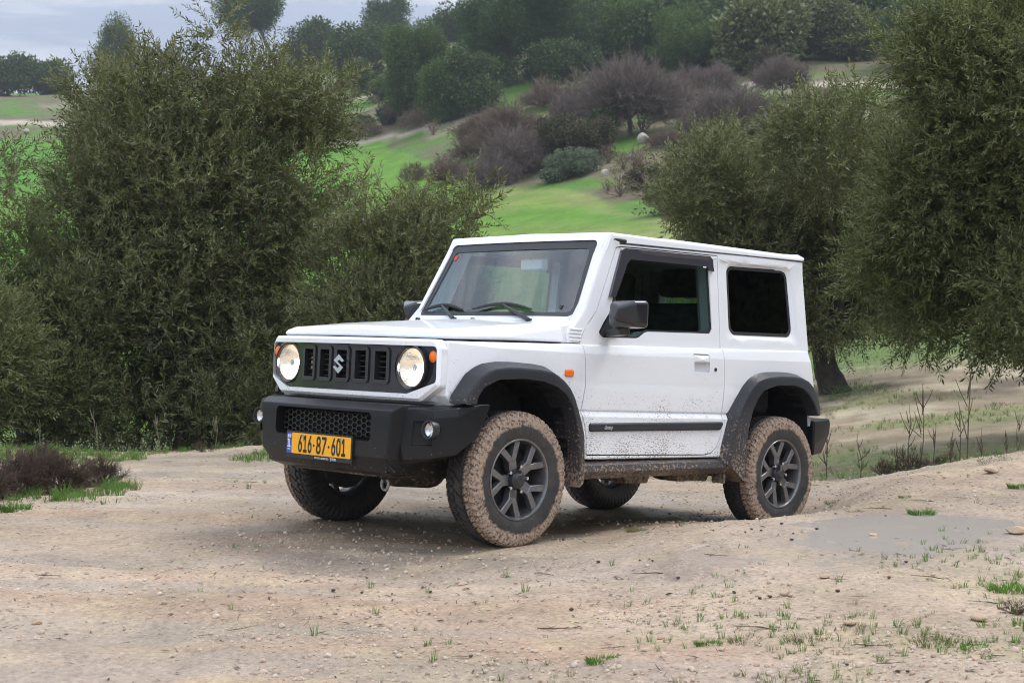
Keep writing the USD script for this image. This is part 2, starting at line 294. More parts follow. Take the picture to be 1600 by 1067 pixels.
PUD_Z = 0.106
def puddle_mask(x, y):
    # elongated shallow pool on the near right
    c = wpt(1420, 840, 7.6); d = wpt(1560, 806, 8.3) - wpt(1230, 880, 6.75); a = d[:2] / np.linalg.norm(d[:2])
    s = (x - c[0]) * a[0] + (y - c[1]) * a[1]; t = -(x - c[0]) * a[1] + (y - c[1]) * a[0]
    r = np.sqrt((s / 1.08) ** 2 + (t / 0.60) ** 2) + 0.5 * (meshkit.fbm(np.stack([x * 2.2, y * 2.2, 0 * x], -1), 3, 77) - 0.5)
    return np.clip((1.45 - r) / 0.8, 0, 1)

def ground_z(x, y, detail=True):
    x, y = np.asarray(x, float), np.asarray(y, float)
    az = np.arctan2(x, y); azc = np.clip(az, -0.53, 0.53)
    u = np.tan(azc) * FPX / 800.0
    r = np.hypot(x, y); Y = np.clip(r * np.cos(azc), 2.85, 355)
    e = map_coordinates(_E, [(np.clip(u, -1.65, 1.65) + 1.65) / 3.3 * 240, (np.log(Y) - _g_v[0]) / (_g_v[-1] - _g_v[0]) * 419], order=1, mode='nearest')
    z = CAMZ + e * Y
    side = np.clip((np.abs(az) - 0.6) / 1.2, 0, 1); side = side * side * (3 - 2 * side)
    roll = 0.02 * r * (meshkit.noise(np.stack([x / 60, y / 60, 0 * x], -1), 3) - 0.4) * np.clip(r / 40, 0, 1)
    z = z * (1 - side) + roll * side
    near = np.clip((r - 2.2) / 2.2, 0, 1); near = near * near * (3 - 2 * near)
    z = z * near + 0.015 * (1 - near)
    pm = puddle_mask(x, y) * (y > 4)
    z = z * (1 - pm) + (PUD_Z - 0.007) * pm
    if detail:
        P = np.stack([x, y, 0 * x], -1)
        k = np.clip(1.3 - r / 26, 0, 1)
        bank = np.clip((x - 0.5) / 3.0, 0.0, 1) * np.clip((y - 4) / 2, 0, 1)
        flat = 1 - 0.35 * pm
        z = z + k * (0.055 * (meshkit.fbm(P * 1.1, 4, 11) - 0.5) + flat * (0.028 + 0.03 * bank) * (meshkit.fbm(P * 6.0, 4, 5) - 0.5)) * (1 - 0.35 * pm)
        # wheel ruts running across to the left
        s, t = x * 0.985 + y * -0.17, x * 0.17 + y * 0.985
        rut = meshkit.fbm(np.stack([s * 0.28, t * 3.4, 0 * x], -1), 3, 21) - 0.5
        z = z + 0.075 * rut * np.clip((0.6 - x) / 1.5, 0, 1) * np.clip((13 - y) / 3, 0, 1) * np.clip((r - 3) / 2, 0, 1)
        kk = np.clip((r - 16) / 20, 0, 1)
        z = z + kk * (0.006 * np.minimum(r, 160)) * (meshkit.fbm(P / 9.0, 4, 8) - 0.5) * 0.9
    rimw = np.clip(pm / .12, 0, 1) * np.clip((.75 - pm) / .35, 0, 1)
    z = z + rimw * np.maximum(0, PUD_Z + .004 - z)
    # the ground under each tyre gives way to where the tyre stands
    for c in contacts:
        w = np.exp(-(((x - c[0]) ** 2 + (y - c[1]) ** 2) / 0.38 ** 2))
        z = z * (1 - w) + (c[2] + 0.006) * w
    return z
def gpt(px, Y): 
    x = (px - CX) / FPX * Y
    return np.array([x, Y, float(ground_z(np.array([x]), np.array([Y]))[0])])

FIELD_B = np.array([(-900, 165), (0, 165), (300, 160), (420, 156), (560, 146), (640, 128), (700, 108), (760, 96), (850, 90), (900, 85), (1000, 75), (1050, 69), (1200, 58), (1400, 44), (1600, 38), (2400, 36)], float)
def polydist(x, y, pts):
    d = np.full(np.shape(x), 1e9)
    for a, b in zip(pts[:-1], pts[1:]):
        ab = b - a; t = np.clip(((x - a[0]) * ab[0] + (y - a[1]) * ab[1]) / (ab @ ab), 0, 1)
        d = np.minimum(d, np.hypot(x - a[0] - t * ab[0], y - a[1] - t * ab[1]))
    return d
def plan(px, Y): return np.array([(px - CX) / FPX * Y, Y])
PATHS = [([plan(*p) for p in [(-300, 190), (0, 181), (90, 178), (250, 176), (360, 174), (450, 165)]], 2.2),
         ([plan(*p) for p in [(430, 150), (530, 146), (640, 142), (745, 138)]], 1.1),
         ([plan(*p) for p in [(560, 176), (640, 174), (720, 172)]], 1.5),
         ([plan(*p) for p in [(1180, 124), (1270, 119), (1400, 113), (1560, 104)]], 1.6)]

naz = np.concatenate([np.linspace(-math.pi, -0.46, 60)[:-1], np.linspace(-0.46, 0.46, 620), np.linspace(0.46, math.pi, 60)[1:]])
nr = np.concatenate([[0.3, 1.0, 1.8, 2.6], np.geomspace(3.4, 16, 430), np.geomspace(16, 430, 215)[1:]])
AZ, RR = np.meshgrid(naz, nr, indexing='ij')
GX, GY = RR * np.sin(AZ), RR * np.cos(AZ)
GZ = ground_z(GX, GY)
P3 = np.stack([GX, GY, 0 * GX], -1)
pxg = np.where(GY > 0.1, CX + FPX * GX / np.maximum(GY, 0.1), np.where(GX > 0, 2400, -900))
Yb = np.interp(pxg, FIELD_B[:, 0], FIELD_B[:, 1]) * (1 + 0.10 * (meshkit.fbm(P3 / 7.0, 3, 2) - 0.5))
f1 = meshkit.fbm(P3 / 5.5, 4, 31); f2 = meshkit.fbm(P3 / 1.3, 4, 32); f3 = meshkit.fbm(P3 / 18.0, 3, 33); f4 = meshkit.fbm(P3 * 4, 4, 34)
def lerp(a, b, t): return a * (1 - t[..., None]) + b * t[..., None]
def C(*c): return np.broadcast_to(np.array(c, float), GX.shape + (3,))
def sm(a, b, x): t = np.clip((x - a) / (b - a), 0, 1); return t * t * (3 - 2 * t)
mud = lerp(C(0.395, 0.315, 0.255), C(0.325, 0.245, 0.19), sm(0.35, 0.65, f2))
mud = lerp(mud, C(0.345, 0.30, 0.255), sm(0.45, 0.7, f1))
st_, tt_ = GX * 0.985 + GY * -0.17, GX * 0.17 + GY * 0.985
rutn = meshkit.fbm(np.stack([st_ * 0.28, tt_ * 3.4, 0 * GX], -1), 3, 21)
mud = lerp(mud, C(0.365, 0.305, 0.25), sm(0.50, 0.36, rutn) * sm(1.5, -1.0, GX) * 0.75)
mud = lerp(mud, C(0.31, 0.215, 0.155), sm(0.55, 0.68, rutn) * sm(1.8, -0.5, GX) * 0.5)
mud = lerp(mud, C(0.40, 0.33, 0.23), sm(0.5, 0.8, f4) * 0.6)
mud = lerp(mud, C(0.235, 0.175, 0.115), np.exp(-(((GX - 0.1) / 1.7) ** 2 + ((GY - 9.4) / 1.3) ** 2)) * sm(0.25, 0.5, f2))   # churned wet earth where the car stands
mud = mud * np.array([1.06, 1.045, 1.02])
greenish = sm(0.52, 0.66, meshkit.fbm(P3 * 1.6, 4, 41)) * sm(0.4, 3.0, GX + (6.0 - GY) * 0.9) * 0.45
mud = lerp(mud, C(0.20, 0.20, 0.085), greenish)
edge_moss = sm(11.5, 13.5, GY) * sm(0.42, 0.62, meshkit.fbm(P3 * 1.1, 4, 44)) * 0.6
mud = lerp(mud, C(0.24, 0.22, 0.10), edge_moss)
soil = lerp(C(0.40, 0.345, 0.255), C(0.30, 0.25, 0.175), sm(0.35, 0.65, f2))
soil = lerp(soil, C(0.15, 0.19, 0.06), sm(0.47, 0.64, meshkit.fbm(P3 / 1.7, 4, 42)) * 0.75)
soil = lerp(soil, C(0.15, 0.18, 0.07), np.exp(-((GY - 14.6) / 1.3) ** 2) * 0.5)
soil = lerp(soil, C(0.22, 0.17, 0.115), sm(0.50, 0.66, meshkit.fbm(P3 * 1.4, 4, 47)) * 0.7)
litter = np.exp(-((GY - 22.8) / 1.6) ** 2) * sm(0.40, 0.55, f2) * sm(4.0, 5.0, GX)
soil = lerp(soil, C(0.10, 0.078, 0.06), litter * 0.8)
soil = lerp(soil, C(0.10, 0.155, 0.04), sm(26, 31, GY))
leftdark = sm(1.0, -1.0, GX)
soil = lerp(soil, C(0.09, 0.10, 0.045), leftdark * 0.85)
field = lerp(C(0.062, 0.200, 0.010), C(0.108, 0.222, 0.014), sm(0.3, 0.7, f3))
near_lobe = sm(105, 80, GY) * sm(700, 790, pxg)
field = lerp(field, C(0.165, 0.220, 0.045), near_lobe * sm(0.30, 0.6, f1) * 0.9)
field = lerp(field, C(0.27, 0.24, 0.12), near_lobe * sm(0.56, 0.72, f1) * 0.55)
rim = np.exp(-((GY - Yb * 0.985) / 2.2) ** 2) * sm(560, 800, pxg)
field = lerp(field, C(0.22, 0.215, 0.10), rim * 0.4)
hill = lerp(C(0.075, 0.170, 0.018), C(0.12, 0.115, 0.06), sm(0.40, 0.58, f1))
hill = lerp(hill, C(0.135, 0.10, 0.065), sm(0.50, 0.68, meshkit.fbm(P3 / 3.3, 4, 52)) * 0.8)
hill = lerp(hill, C(0.24, 0.21, 0.15), sm(0.63, 0.76, meshkit.fbm(P3 / 6.5, 4, 53)) * 0.6)
bank = np.exp(-((GY - 151.0) / 4.0) ** 2) * sm(760, 720, pxg)
hill = lerp(hill, C(0.13, 0.085, 0.055), bank * 0.85)
col = mud
zone = np.zeros(GX.shape, int)
isback = (GY < 0.5)
crest = np.interp(pxg, [-900, 0, 400, 800, 1000, 1300, 1480, 1600, 2400], [15.4, 15.4, 14.8, 14.6, 13.4, 13.2, 11.9, 10.7, 10.7]) + 0.5 * (f2 - 0.5)
rad = np.where(isback, RR, GY)
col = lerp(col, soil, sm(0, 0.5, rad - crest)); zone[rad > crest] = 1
col = lerp(col, field, sm(33, 40, rad)); zone[rad > 36] = 2
col = lerp(col, hill, sm(0, 2.0, rad - Yb)); zone[(rad > Yb) & (rad > 36)] = 3
for pts, w in PATHS:
    d = polydist(GX, GY, pts)
    col = lerp(col, C(0.40, 0.345, 0.29), sm(w * 1.25, w * 0.7, d + (f2 - 0.5) * 0.9)); zone[d < w] = 4
puddle_wet = puddle_mask(GX, GY) * (GY > 4)
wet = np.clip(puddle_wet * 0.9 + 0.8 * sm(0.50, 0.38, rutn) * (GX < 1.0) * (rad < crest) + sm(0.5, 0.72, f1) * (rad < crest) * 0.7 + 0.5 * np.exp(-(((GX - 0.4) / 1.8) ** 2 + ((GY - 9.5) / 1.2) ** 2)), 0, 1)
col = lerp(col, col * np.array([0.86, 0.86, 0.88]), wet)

M['ground'] = mat('ground', {
    'a': ('attribute', dict(attribute='gcol')), 'w': ('attribute', dict(attribute='gwet')), 'geo': ('geometry', {}),
    'n': ('noise_texture', dict(scale=38, detail=5, roughness=0.7)), 'n2': ('noise_texture', dict(scale=3.2, detail=6, roughness=0.65)),
    'v': ('voronoi_texture', dict(scale=75)), 'vc': ('separate_color', {}),
    'r': ('rgb_ramp', dict(ramp=[(0.25, (0.60, 0.58, 0.56)), (0.5, (1.0, 1.0, 1.0)), (0.78, (1.30, 1.28, 1.24))])), 'r2': ('rgb_ramp', dict(ramp=[(0.25, (0.80, 0.80, 0.80)), (0.75, (1.16, 1.15, 1.12))])),
    'm1': ('mix_color', dict(blend_type='multiply', fac=1.0)), 'm2': ('mix_color', dict(blend_type='multiply', fac=1.0)),
    'gr': ('rgb_ramp', dict(ramp=[(0.0, (0.62, 0.58, 0.55)), (0.10, (1, 1, 1)), (0.88, (1, 1, 1)), (0.97, (1.30, 1.27, 1.23))])), 'm3': ('mix_color', dict(blend_type='multiply', fac=0.6)),
    'n4': ('noise_texture', dict(scale=0.55, detail=7, roughness=0.7)), 'r4': ('rgb_ramp', dict(ramp=[(0.3, (0.72, 0.74, 0.70)), (0.7, (1.22, 1.20, 1.18))])), 'm4': ('mix_color', dict(blend_type='multiply', fac=1.0)), 'ro': ('mix_float', dict(a=0.9, b=0.46)), 'b1': ('bump', dict(strength=0.55, distance=0.012)), 'b2': ('bump', dict(strength=0.45, distance=0.006)),
    'p': ('principled_bsdf', dict(specular_ior_level=0.28))},
    [('geo.position', 'n.vector'), ('geo.position', 'n2.vector'), ('geo.position', 'v.vector'), ('n.fac', 'r.fac'), ('n2.fac', 'r2.fac'), ('a.color', 'm1.a'), ('r.color', 'm1.b'), ('m1.result', 'm2.a'), ('r2.color', 'm2.b'),
     ('v.color', 'vc.color'), ('vc.r', 'gr.fac'), ('m2.result', 'm3.a'), ('gr.color', 'm3.b'), ('geo.position', 'n4.vector'), ('n4.fac', 'r4.fac'), ('m3.result', 'm4.a'), ('r4.color', 'm4.b'), ('m4.result', 'p.base_color'), ('w.fac', 'ro.fac'), ('ro.result', 'p.roughness'),
     ('n.fac', 'b1.height'), ('v.distance', 'b2.height'), ('b1.normal', 'b2.normal'), ('b2.normal', 'p.normal')])

na_, nr_ = GX.shape
idx = np.arange(na_ * nr_).reshape(na_, nr_)
quads = np.stack([idx[:-1, :-1], idx[:-1, 1:], idx[1:, 1:], idx[1:, :-1]], -1).reshape(-1, 4)
quads = quads[:, ::-1]
V = np.stack([GX, GY, GZ], -1).reshape(-1, 3)
_, _, Nall = meshkit.arrays((V, quads), True)
if Nall[:, 2].mean() < 0: quads = quads[:, ::-1]; _, _, Nall = meshkit.arrays((V, quads), True)
zq = zone.reshape(-1)[quads].max(1)
colv, wetv = col.reshape(-1, 3), wet.reshape(-1)
for k, nm in enumerate(['dirt_track', 'rough_ground', 'green_field', 'hillside', 'far_path']):
    qk = quads[zq == k]
    if not len(qk): continue
    u, inv = np.unique(qk, return_inverse=True); inv = inv.reshape(qk.shape)
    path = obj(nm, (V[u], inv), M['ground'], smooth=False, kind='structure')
    g = UsdGeom.Mesh(stage.GetPrimAtPath(path))
    g.CreateNormalsAttr(Vt.Vec3fArray.FromNumpy(Nall[u].astype(np.float32))); g.SetNormalsInterpolation('vertex')
    set_color(path, colv[u])
    UsdGeom.PrimvarsAPI(g.GetPrim()).CreatePrimvar('gwet', T.FloatArray, 'vertex').Set(Vt.FloatArray.FromNumpy(wetv[u].astype(np.float32)))
ctr = np.array([[0, 0, float(GZ[:, 0].mean())]])
cap = np.vstack([V[idx[:-1, 0]], ctr]); nn = len(cap) - 1
# close the disc under the camera
capf = np.array([[i, (i + 1) % nn, nn] for i in range(nn)])
cp_path = obj('track_patch', (cap, capf[:, ::-1]), M['ground'], smooth=False, kind='structure')
set_color(cp_path, np.tile([[0.42, 0.34, 0.26]], (len(cap), 1)))

# muddy water lying in the shallow pool
M['water'] = mat('muddy_water', {'f': ('fresnel', dict(IOR=1.33)), 'geo': ('geometry', {}), 'n': ('noise_texture', dict(scale=9, detail=2)), 'b': ('bump', dict(strength=0.05, distance=0.01)),
    't': ('transparent_bsdf', dict(color=(0.90, 0.87, 0.83))), 'fm': ('math', dict(math_type='multiply', value2=0.8)), 'd': ('diffuse_bsdf', dict(color=(0.56, 0.51, 0.455))), 'y': ('mix_closure', dict(fac=0.52)), 'g': ('glossy_bsdf', dict(color=(1, 1, 1), roughness=0.11)), 'x': ('mix_closure', {})},
    [('geo.position', 'n.vector'), ('n.fac', 'b.height'), ('b.normal', 'g.normal'), ('b.normal', 'f.normal'), ('f.fac', 'fm.value1'), ('fm.value', 'x.fac'), ('t.BSDF', 'y.closure1'), ('d.BSDF', 'y.closure2'), ('y.closure', 'x.closure1'), ('g.BSDF', 'x.closure2')], surface='x.closure')
c = wpt(1420, 840, 7.6)[:2]; d = (wpt(1560, 806, 8.3) - wpt(1230, 880, 6.75))[:2]; d /= np.linalg.norm(d); e_ = np.array([-d[1], d[0]])
a = np.linspace(0, 2 * np.pi, 72, endpoint=False)
ring = c + (np.cos(a) * (1.38 + 0.15 * np.sin(3 * a + 1)))[:, None] * d + (np.sin(a) * (0.70 + 0.08 * np.cos(5 * a)))[:, None] * e_
pv = np.vstack([np.c_[ring, np.full(72, PUD_Z)], [[*c, PUD_Z]]])
obj('puddle', (pv, np.array([[i, (i + 1) % 72, 72] for i in range(72)])), M['water'], smooth=False, kind='structure')

# ------------------------------------------------------------------ the car (car frame: x forward, y to its left, z up, origin between the wheels on the ground)
def sph(r, seg=16):
    return np.asarray(Manifold.sphere(r, seg).to_mesh().vert_properties[:, :3])
def rhull(pts, r, seg=16):
    s = sph(r, seg); return Manifold.hull_points(np.vstack([s + np.asarray(p, float) for p in pts]))
def hull(pts): return Manifold.hull_points(np.asarray(pts, float))
def mirror_pts(pts): return [(x, y, z) for x, y, z in pts] + [(x, -y, z) for x, y, z in pts]
def bx(x0, x1, y0, y1, z0, z1): return Manifold.cube([x1 - x0, y1 - y0, z1 - z0]).translate([x0, y0, z0])
def rpoly(pts, r):
    """polygon with corners rounded by r"""
    p = Polygon(pts); return p.buffer(-r, join_style='mitre').buffer(2 * r).buffer(-r)
def extr(poly, h):
    if poly.geom_type == 'MultiPolygon': return sum_([extr(g, h) for g in poly.geoms])
    rings = [np.array(poly.exterior.coords)[:-1]] + [np.array(i.coords)[:-1] for i in poly.interiors]
    return Manifold.extrude(CrossSection(rings, fillrule=__import__('manifold3d').FillRule.EvenOdd), h)
def sum_(ms):
    o = ms[0]
    for m in ms[1:]: o = o + m
    return o
def mw(m, f):
    def g(v):
        v = np.array(v, float); return f(v)
    return m.warp_batch(g)
def side(poly, y0, y1, sgn=1, tilt=None):
    """polygon in the car's (x, z) plane extruded sideways from y0 to y1; tilt(z) is added to y (the side glass leans in)"""
    m = extr(poly, y1 - y0)                      # local (x, z, h)
    def f(v):
        o = np.c_[v[:, 0], v[:, 2] + y0, v[:, 1]]
        if tilt is not None: o[:, 1] += tilt(o[:, 2])
        o[:, 1] *= sgn; return o
    flip = 1 if sgn < 0 else -1
    m = m.warp_batch(f)
    return m if flip > 0 else m
def fix(m):
    """a warp that mirrors turns a solid inside out: set it right"""
    if m.volume() < 0:
        k = m.to_mesh(); t = trimesh.Trimesh(k.vert_properties[:, :3], k.tri_verts[:, ::-1], process=False)
        import manifold3d as m3
        return Manifold(m3.Mesh(vert_properties=np.asarray(t.vertices, np.float32), tri_verts=np.asarray(t.faces, np.uint32)))
    return m
def sideM(poly, y0, y1, sgn=1, tilt=None): return fix(side(poly, y0, y1, sgn, tilt))
def front(poly, x0, x1, f=None):
    """polygon in the car's (y, z) plane extruded along x from x0 to x1; f(y, z) is added to x"""
    m = extr(poly, x1 - x0)
    def g(v):
        o = np.c_[v[:, 2] + x0, v[:, 0], v[:, 1]]
        if f is not None: o[:, 0] += f(o[:, 1], o[:, 2])
        return o
    return fix(m.warp_batch(g))
TILT = lambda z: 0.700 - 0.115 * (z - 1.08)
WSX = lambda y, z: 0.652 - 0.516 * (z - 1.21)
smst = lambda a, b, x: (lambda t: t * t * (3 - 2 * t))(np.clip((x - a) / (b - a), 0, 1))

def bodywarp(v):
    v = np.array(v, float); x, y, z = v.T
    k = 0.15 * smst(0.95, 1.62, x) * smst(1.25, 1.15, z) + 0.11 * smst(0.05, 0.35, x) * smst(1.12, 1.24, z) * smst(0.95, 0.8, x)
    nx = x - k * y * y
    s = 1 - 0.020 * np.clip((x - 0.6) / 1.0, 0, 2) ** 2 - 0.010 * np.clip((-x - 0.7) / 0.8, 0, 2) ** 2
    s = s * (1 - 0.012 * np.clip((z - 0.85) / 0.22, 0, 1) ** 2 * (z < 1.6))
    return np.c_[nx, y * s, z]
def skin(m, L=0.07): return mw(m.refine_to_length(L), bodywarp)

car_mtx = Gf.Matrix4d(1.0)
o_ = car_world([(0, 0, 0)])[0]
for i in range(3):
    for j in range(3): car_mtx[i, j] = float(CAR_M[j, i])
for j in range(3): car_mtx[3, j] = float(o_[j])
car_mtx = car_mtx.GetOrthonormalized()
SUV = thing('white_suv', 'small boxy white off-road car with lit round headlights and muddy wheels on the dirt track', 'car', matrix=car_mtx)
def part(name, mesh, m, parent=SUV, smooth=32, label=None): return obj(name, mesh, m, parent, smooth, label)
def group_(name, parent=SUV, label=None): return thing(name, label, None, parent=parent)

# -- the solids that all panels are cut from
belt = lambda x: 1.0735 - 0.0236 * x
upper = rhull([(x, s * y, z) for s in (-1, 1) for x, y, z in [
    (1.60, .688, .715), (1.635, .688, 1.012), (1.635, .688, .76), (.60, .713, .712), (.60, .722, .82), (.60, .722, 1.00), (.60, .708, belt(.6) - .022), (1.3, .716, 1.0),
    (-1.50, .713, .712), (-1.505, .720, .82), (-1.46, .72, 1.03), (-1.45, .705, belt(-1.45) - .022)]], .014)
lower = rhull([(x, s * y, z) for s in (-1, 1) for x, y, z in [(1.50, .70, .60), (1.50, .70, .70), (.6, .727, .45), (.6, .727, .665), (.6, .711, .693), (-1.45, .727, .46), (-1.47, .727, .665), (-1.47, .711, .693)]], .010)
gh = rhull([(x, s * y, z) for s in (-1, 1) for x, y, z in [(.705, .680, 1.04), (.700, .676, 1.10), (.405, .620, 1.655), (-1.455, .612, 1.672), (-1.475, .681, 1.08), (-1.46, .68, 1.06)]], .022)
cowl = rhull([(x, s * y, z) for s in (-1, 1) for x, y, z in [(.742, .668, 1.03), (.742, .655, 1.135), (.70, .645, 1.150), (.50, .66, 1.05), (.52, .64, 1.20)]] , .016)
solid = upper + lower + gh + cowl
inner = hull([(x, s * y, z) for s in (-1, 1) for x, y, z in [(.56, .62, .60), (.62, .615, 1.12), (.335, .560, 1.615), (-1.40, .555, 1.630), (-1.42, .62, 1.06), (-1.40, .62, .60)]])
shell = solid - inner

FI = [(1.47, .30), (1.47, .70), (1.459, .753), (1.417, .806), (1.32, .845), (1.144, .855), (1.004, .845), (.903, .819), (.835, .78), (.785, .72), (.752, .64), (.728, .55), (.715, .45), (.712, .30)]
RI = [(-.722, .30), (-.727, .50), (-.742, .62), (-.77, .711), (-.82, .79), (-.88, .845), (-1.009, .876), (-1.187, .881), (-1.29, .862), (-1.354, .826), (-1.42, .762), (-1.455, .70), (-1.47, .55), (-1.47, .30)]
FO = [(1.570, .722), (1.568, .752), (1.52, .812), (1.476, .867), (1.42, .902), (1.368, .923), (1.28, .936), (1.188, .940), (1.035, .938), (.95, .930), (.906, .916), (.85, .888), (.80, .853), (.755, .80), (.719, .734), (.685, .67), (.658, .603), (.645, .50), (.640, .41), (.640, .345)]
RO = [(-.545, .425), (-.552, .50), (-.58, .59), (-.623, .705), (-.68, .79), (-.742, .866), (-.80, .912), (-.851, .938), (-.92, .954), (-.984, .961), (-1.10, .965), (-1.222, .963), (-1.31, .954), (-1.388, .930), (-1.44, .895), (-1.480, .849), (-1.51, .80), (-1.53, .755), (-1.535, .715)]
FIF = [(1.462, .722)] + FI[2:]
RIF = RI[:-2]
arch_f = Polygon(FI).buffer(.015); arch_r = Polygon(RI).buffer(.015)
wells = sideM(arch_f, .40, .9) + sideM(arch_f, .40, .9, -1) + sideM(arch_r, .40, .9) + sideM(arch_r, .40, .9, -1)

DOOR = rpoly([(.637, 1.06), (.628, .95), (.623, .841), (.632, .75), (.640, .685), (.616, .62), (.601, .55), (.599, .468), (-.40, .464), (-.47, .474), (-.515, .505), (-.548, .56), (-.566, .63), (-.571, .873), (-.570, 1.097), (-.577, 1.622), (.340, 1.600), (.366, 1.592)], .012)
DWIN = rpoly([(.305, 1.572), (.285, 1.583), (-.480, 1.602), (-.497, 1.585), (-.503, 1.19), (-.480, 1.162), (.075, 1.146), (.105, 1.138), (.155, 1.110), (.18, 1.104), (.455, 1.096), (.487, 1.12), (.470, 1.18)], .012)
RWIN = rpoly([(-.692, 1.57), (-1.300, 1.590), (-1.325, 1.186), (-.690, 1.172)], .055)
RREC = rpoly([(-.660, 1.602), (-1.345, 1.622), (-1.385, 1.150), (-.655, 1.136)], .075)
WIN = rpoly([(-.640, 1.198), (.640, 1.198), (.582, 1.632), (-.582, 1.632)], .035)          # windscreen (y, z)
BWIN = rpoly([(-.52, 1.17), (.52, 1.17), (.47, 1.58), (-.47, 1.58)], .05)

wcut = sum_([sideM(p, -.16, .06, s, TILT) for p in (DWIN, RWIN) for s in (1, -1)]) + front(WIN, -.26, .14, WSX) + front(BWIN, -1.7, -1.2)
def recess(s):
    a, b = np.array(RREC.exterior.coords)[:-1], np.array(RWIN.buffer(.012).exterior.coords)[:-1]
    P = np.vstack([np.c_[a[:, 0], TILT(a[:, 1]) + .010, a[:, 1]], np.c_[b[:, 0], TILT(b[:, 1]) - .016, b[:, 1]]]); P[:, 1] *= s
    return Manifold.hull_points(P)
recs = recess(1) + recess(-1)
shell_cut = shell - wcut - recs - wells
dp = sum_([sideM(DOOR, .45, .9, s) for s in (1, -1)]); dpg = sum_([sideM(DOOR.buffer(.0062, join_style='mitre'), .45, .9, s) for s in (1, -1)])

# bonnet and front panel are panels of their own: cut their room out of the body
bon_room = hull([(x, s * y, z) for s in (-1, 1) for x, y, z in [(.757, .75, 1.0545), (.757, .75, 1.3), (1.75, .75, 1.0315), (1.75, .75, 1.3)]])
front_room = bx(1.648, 2.0, -.9, .9, .55, 1.04) + bx(1.56, 2.0, -.40, .40, .77, 1.0) + sum_([front(Point(s * .502, .888).buffer(.108, 24), 1.54, 1.8) for s in (1, -1)])
diag = sum_([sideM(Polygon([(1.59, .69), (1.7, .69), (1.7, .815)]), .5, .9, s) for s in (1, -1)])
body = shell_cut - dpg - bon_room - front_room
# fender seam: the front wing is a panel of its own, divided from the body at the door line and along the cowl
wing_box = bx(.60, 1.9, -.9, .9, .3, 1.0555)
wingpoly = Polygon([(.641, .30), (.641, .685), (.634, .75), (.6275, .841), (.632, .95), (.6415, 1.054), (1.9, 1.03), (1.9, .30)])
for s in (1, -1):
    wing = body ^ sideM(wingpoly, .42, .95, s)
    part('front_wing', skin(wing), M['paint'])
body = body - sideM(wingpoly.buffer(.0045), .415, .95, 1) - sideM(wingpoly.buffer(.0045), .415, .95, -1)
part('body', skin(body, .08), M['paint'])
part('lining', skin((inner ^ Manifold.cube([3, 2, 2]).translate([-1.6, -1, .95])) - hull([(x, s * y, z) for s in (-1, 1) for x, y, z in [(.54, .602, .50), (.60, .60, 1.12), (.325, .545, 1.598), (-1.385, .54, 1.612), (-1.405, .603, 1.06), (-1.39, .60, .5)]]) - wcut, .2), M['lining'])

# roof: crowned slab with a drip rail and a small lip at the back
roof = rhull([(x, s * y, z) for s in (-1, 1) for x, y, z in [(.374, .627, 1.632), (-1.490, .612, 1.672), (.360, .585, 1.654), (.352, .47, 1.666), (-1.485, .575, 1.690)]] + [(.355, 0, 1.674), (-.3, 0, 1.708), (-1.49, 0, 1.702), (-.3, .50, 1.690), (-.3, -.50, 1.690), (-1.45, .5, 1.697), (-1.45, -.5, 1.697)], .013)
def roofw(v):
    v = bodywarp(v); x = v[:, 0]; v[:, 0] += -0.06 * (v[:, 1] / .62) ** 2 * smst(.0, .35, x); v[:, 2] += 0.010 * smst(-1.40, -1.52, x) ; return v
part('roof', mw((roof - bx(-3, 3, -2, 2, 0, 1.6225)).refine_to_length(.07), roofw), M['paint_clean'])
for s in (1, -1):
    part('roof_corner_cap', skin(rhull([(.415, s * .600, 1.640), (.385, s * .632, 1.640), (.30, s * .645, 1.636), (.30, s * .62, 1.636)], .012)), M['satin_black'])
    part('drip_rail', tube([(.30 - .445 * i, s * (.645 - .004 * i), 1.622 + .0105 * i) for i in range(5)], .006, 6), M['rubber'])

# bonnet: a clamshell whose sides fold down over the wings
bon = rhull([(x, s * y, z) for s in (-1, 1) for x, y, z in [(.772, .690, 1.066), (.772, .672, 1.120), (.772, .635, 1.146), (1.632, .665, 1.048), (1.628, .650, 1.058), (1.60, .605, 1.074), (1.2, .690, 1.062), (1.2, .672, 1.092), (1.2, .632, 1.114), (1.63, .66, 1.046)]]
            + [(.80, 0, 1.164), (1.2, 0, 1.134), (1.60, 0, 1.088), (1.635, 0, 1.068), (1.64, 0, 1.048)], .010, 20)
part('bonnet', skin(bon, .06), M['paint_clean'])
# front panel: white frame around the black grille
OUTL = rpoly([(-.697, .80), (-.585, .722), (.585, .722), (.697, .80), (.700, .985), (.672, 1.031), (-.672, 1.031), (-.700, .985)], .025)
INL = rpoly([(-.684, .818), (-.505, .757), (.505, .757), (.684, .818), (.684, .996), (-.684, .996)], .022)
frame = Manifold.hull_points(np.vstack([np.asarray(front(OUTL, 1.650, 1.690).to_mesh().vert_properties)[:, :3], np.asarray(front(OUTL.buffer(-.014), 1.65, 1.704).to_mesh().vert_properties)[:, :3]])) - front(INL, 1.60, 1.8)
part('grille_surround', skin(frame, .05), M['paint'])
for s in (1, -1):                       # lower wing corner running back from the panel to the arch
    part('wing_corner', skin(hull([(x, s * y, z) for x, y, z in [(1.645, .70, .79), (1.645, .60, .726), (1.645, .40, .726), (1.57, .722, .742), (1.54, .722, .726), (1.60, .65, .715), (1.645, .40, .765)]]), .05), M['paint'])

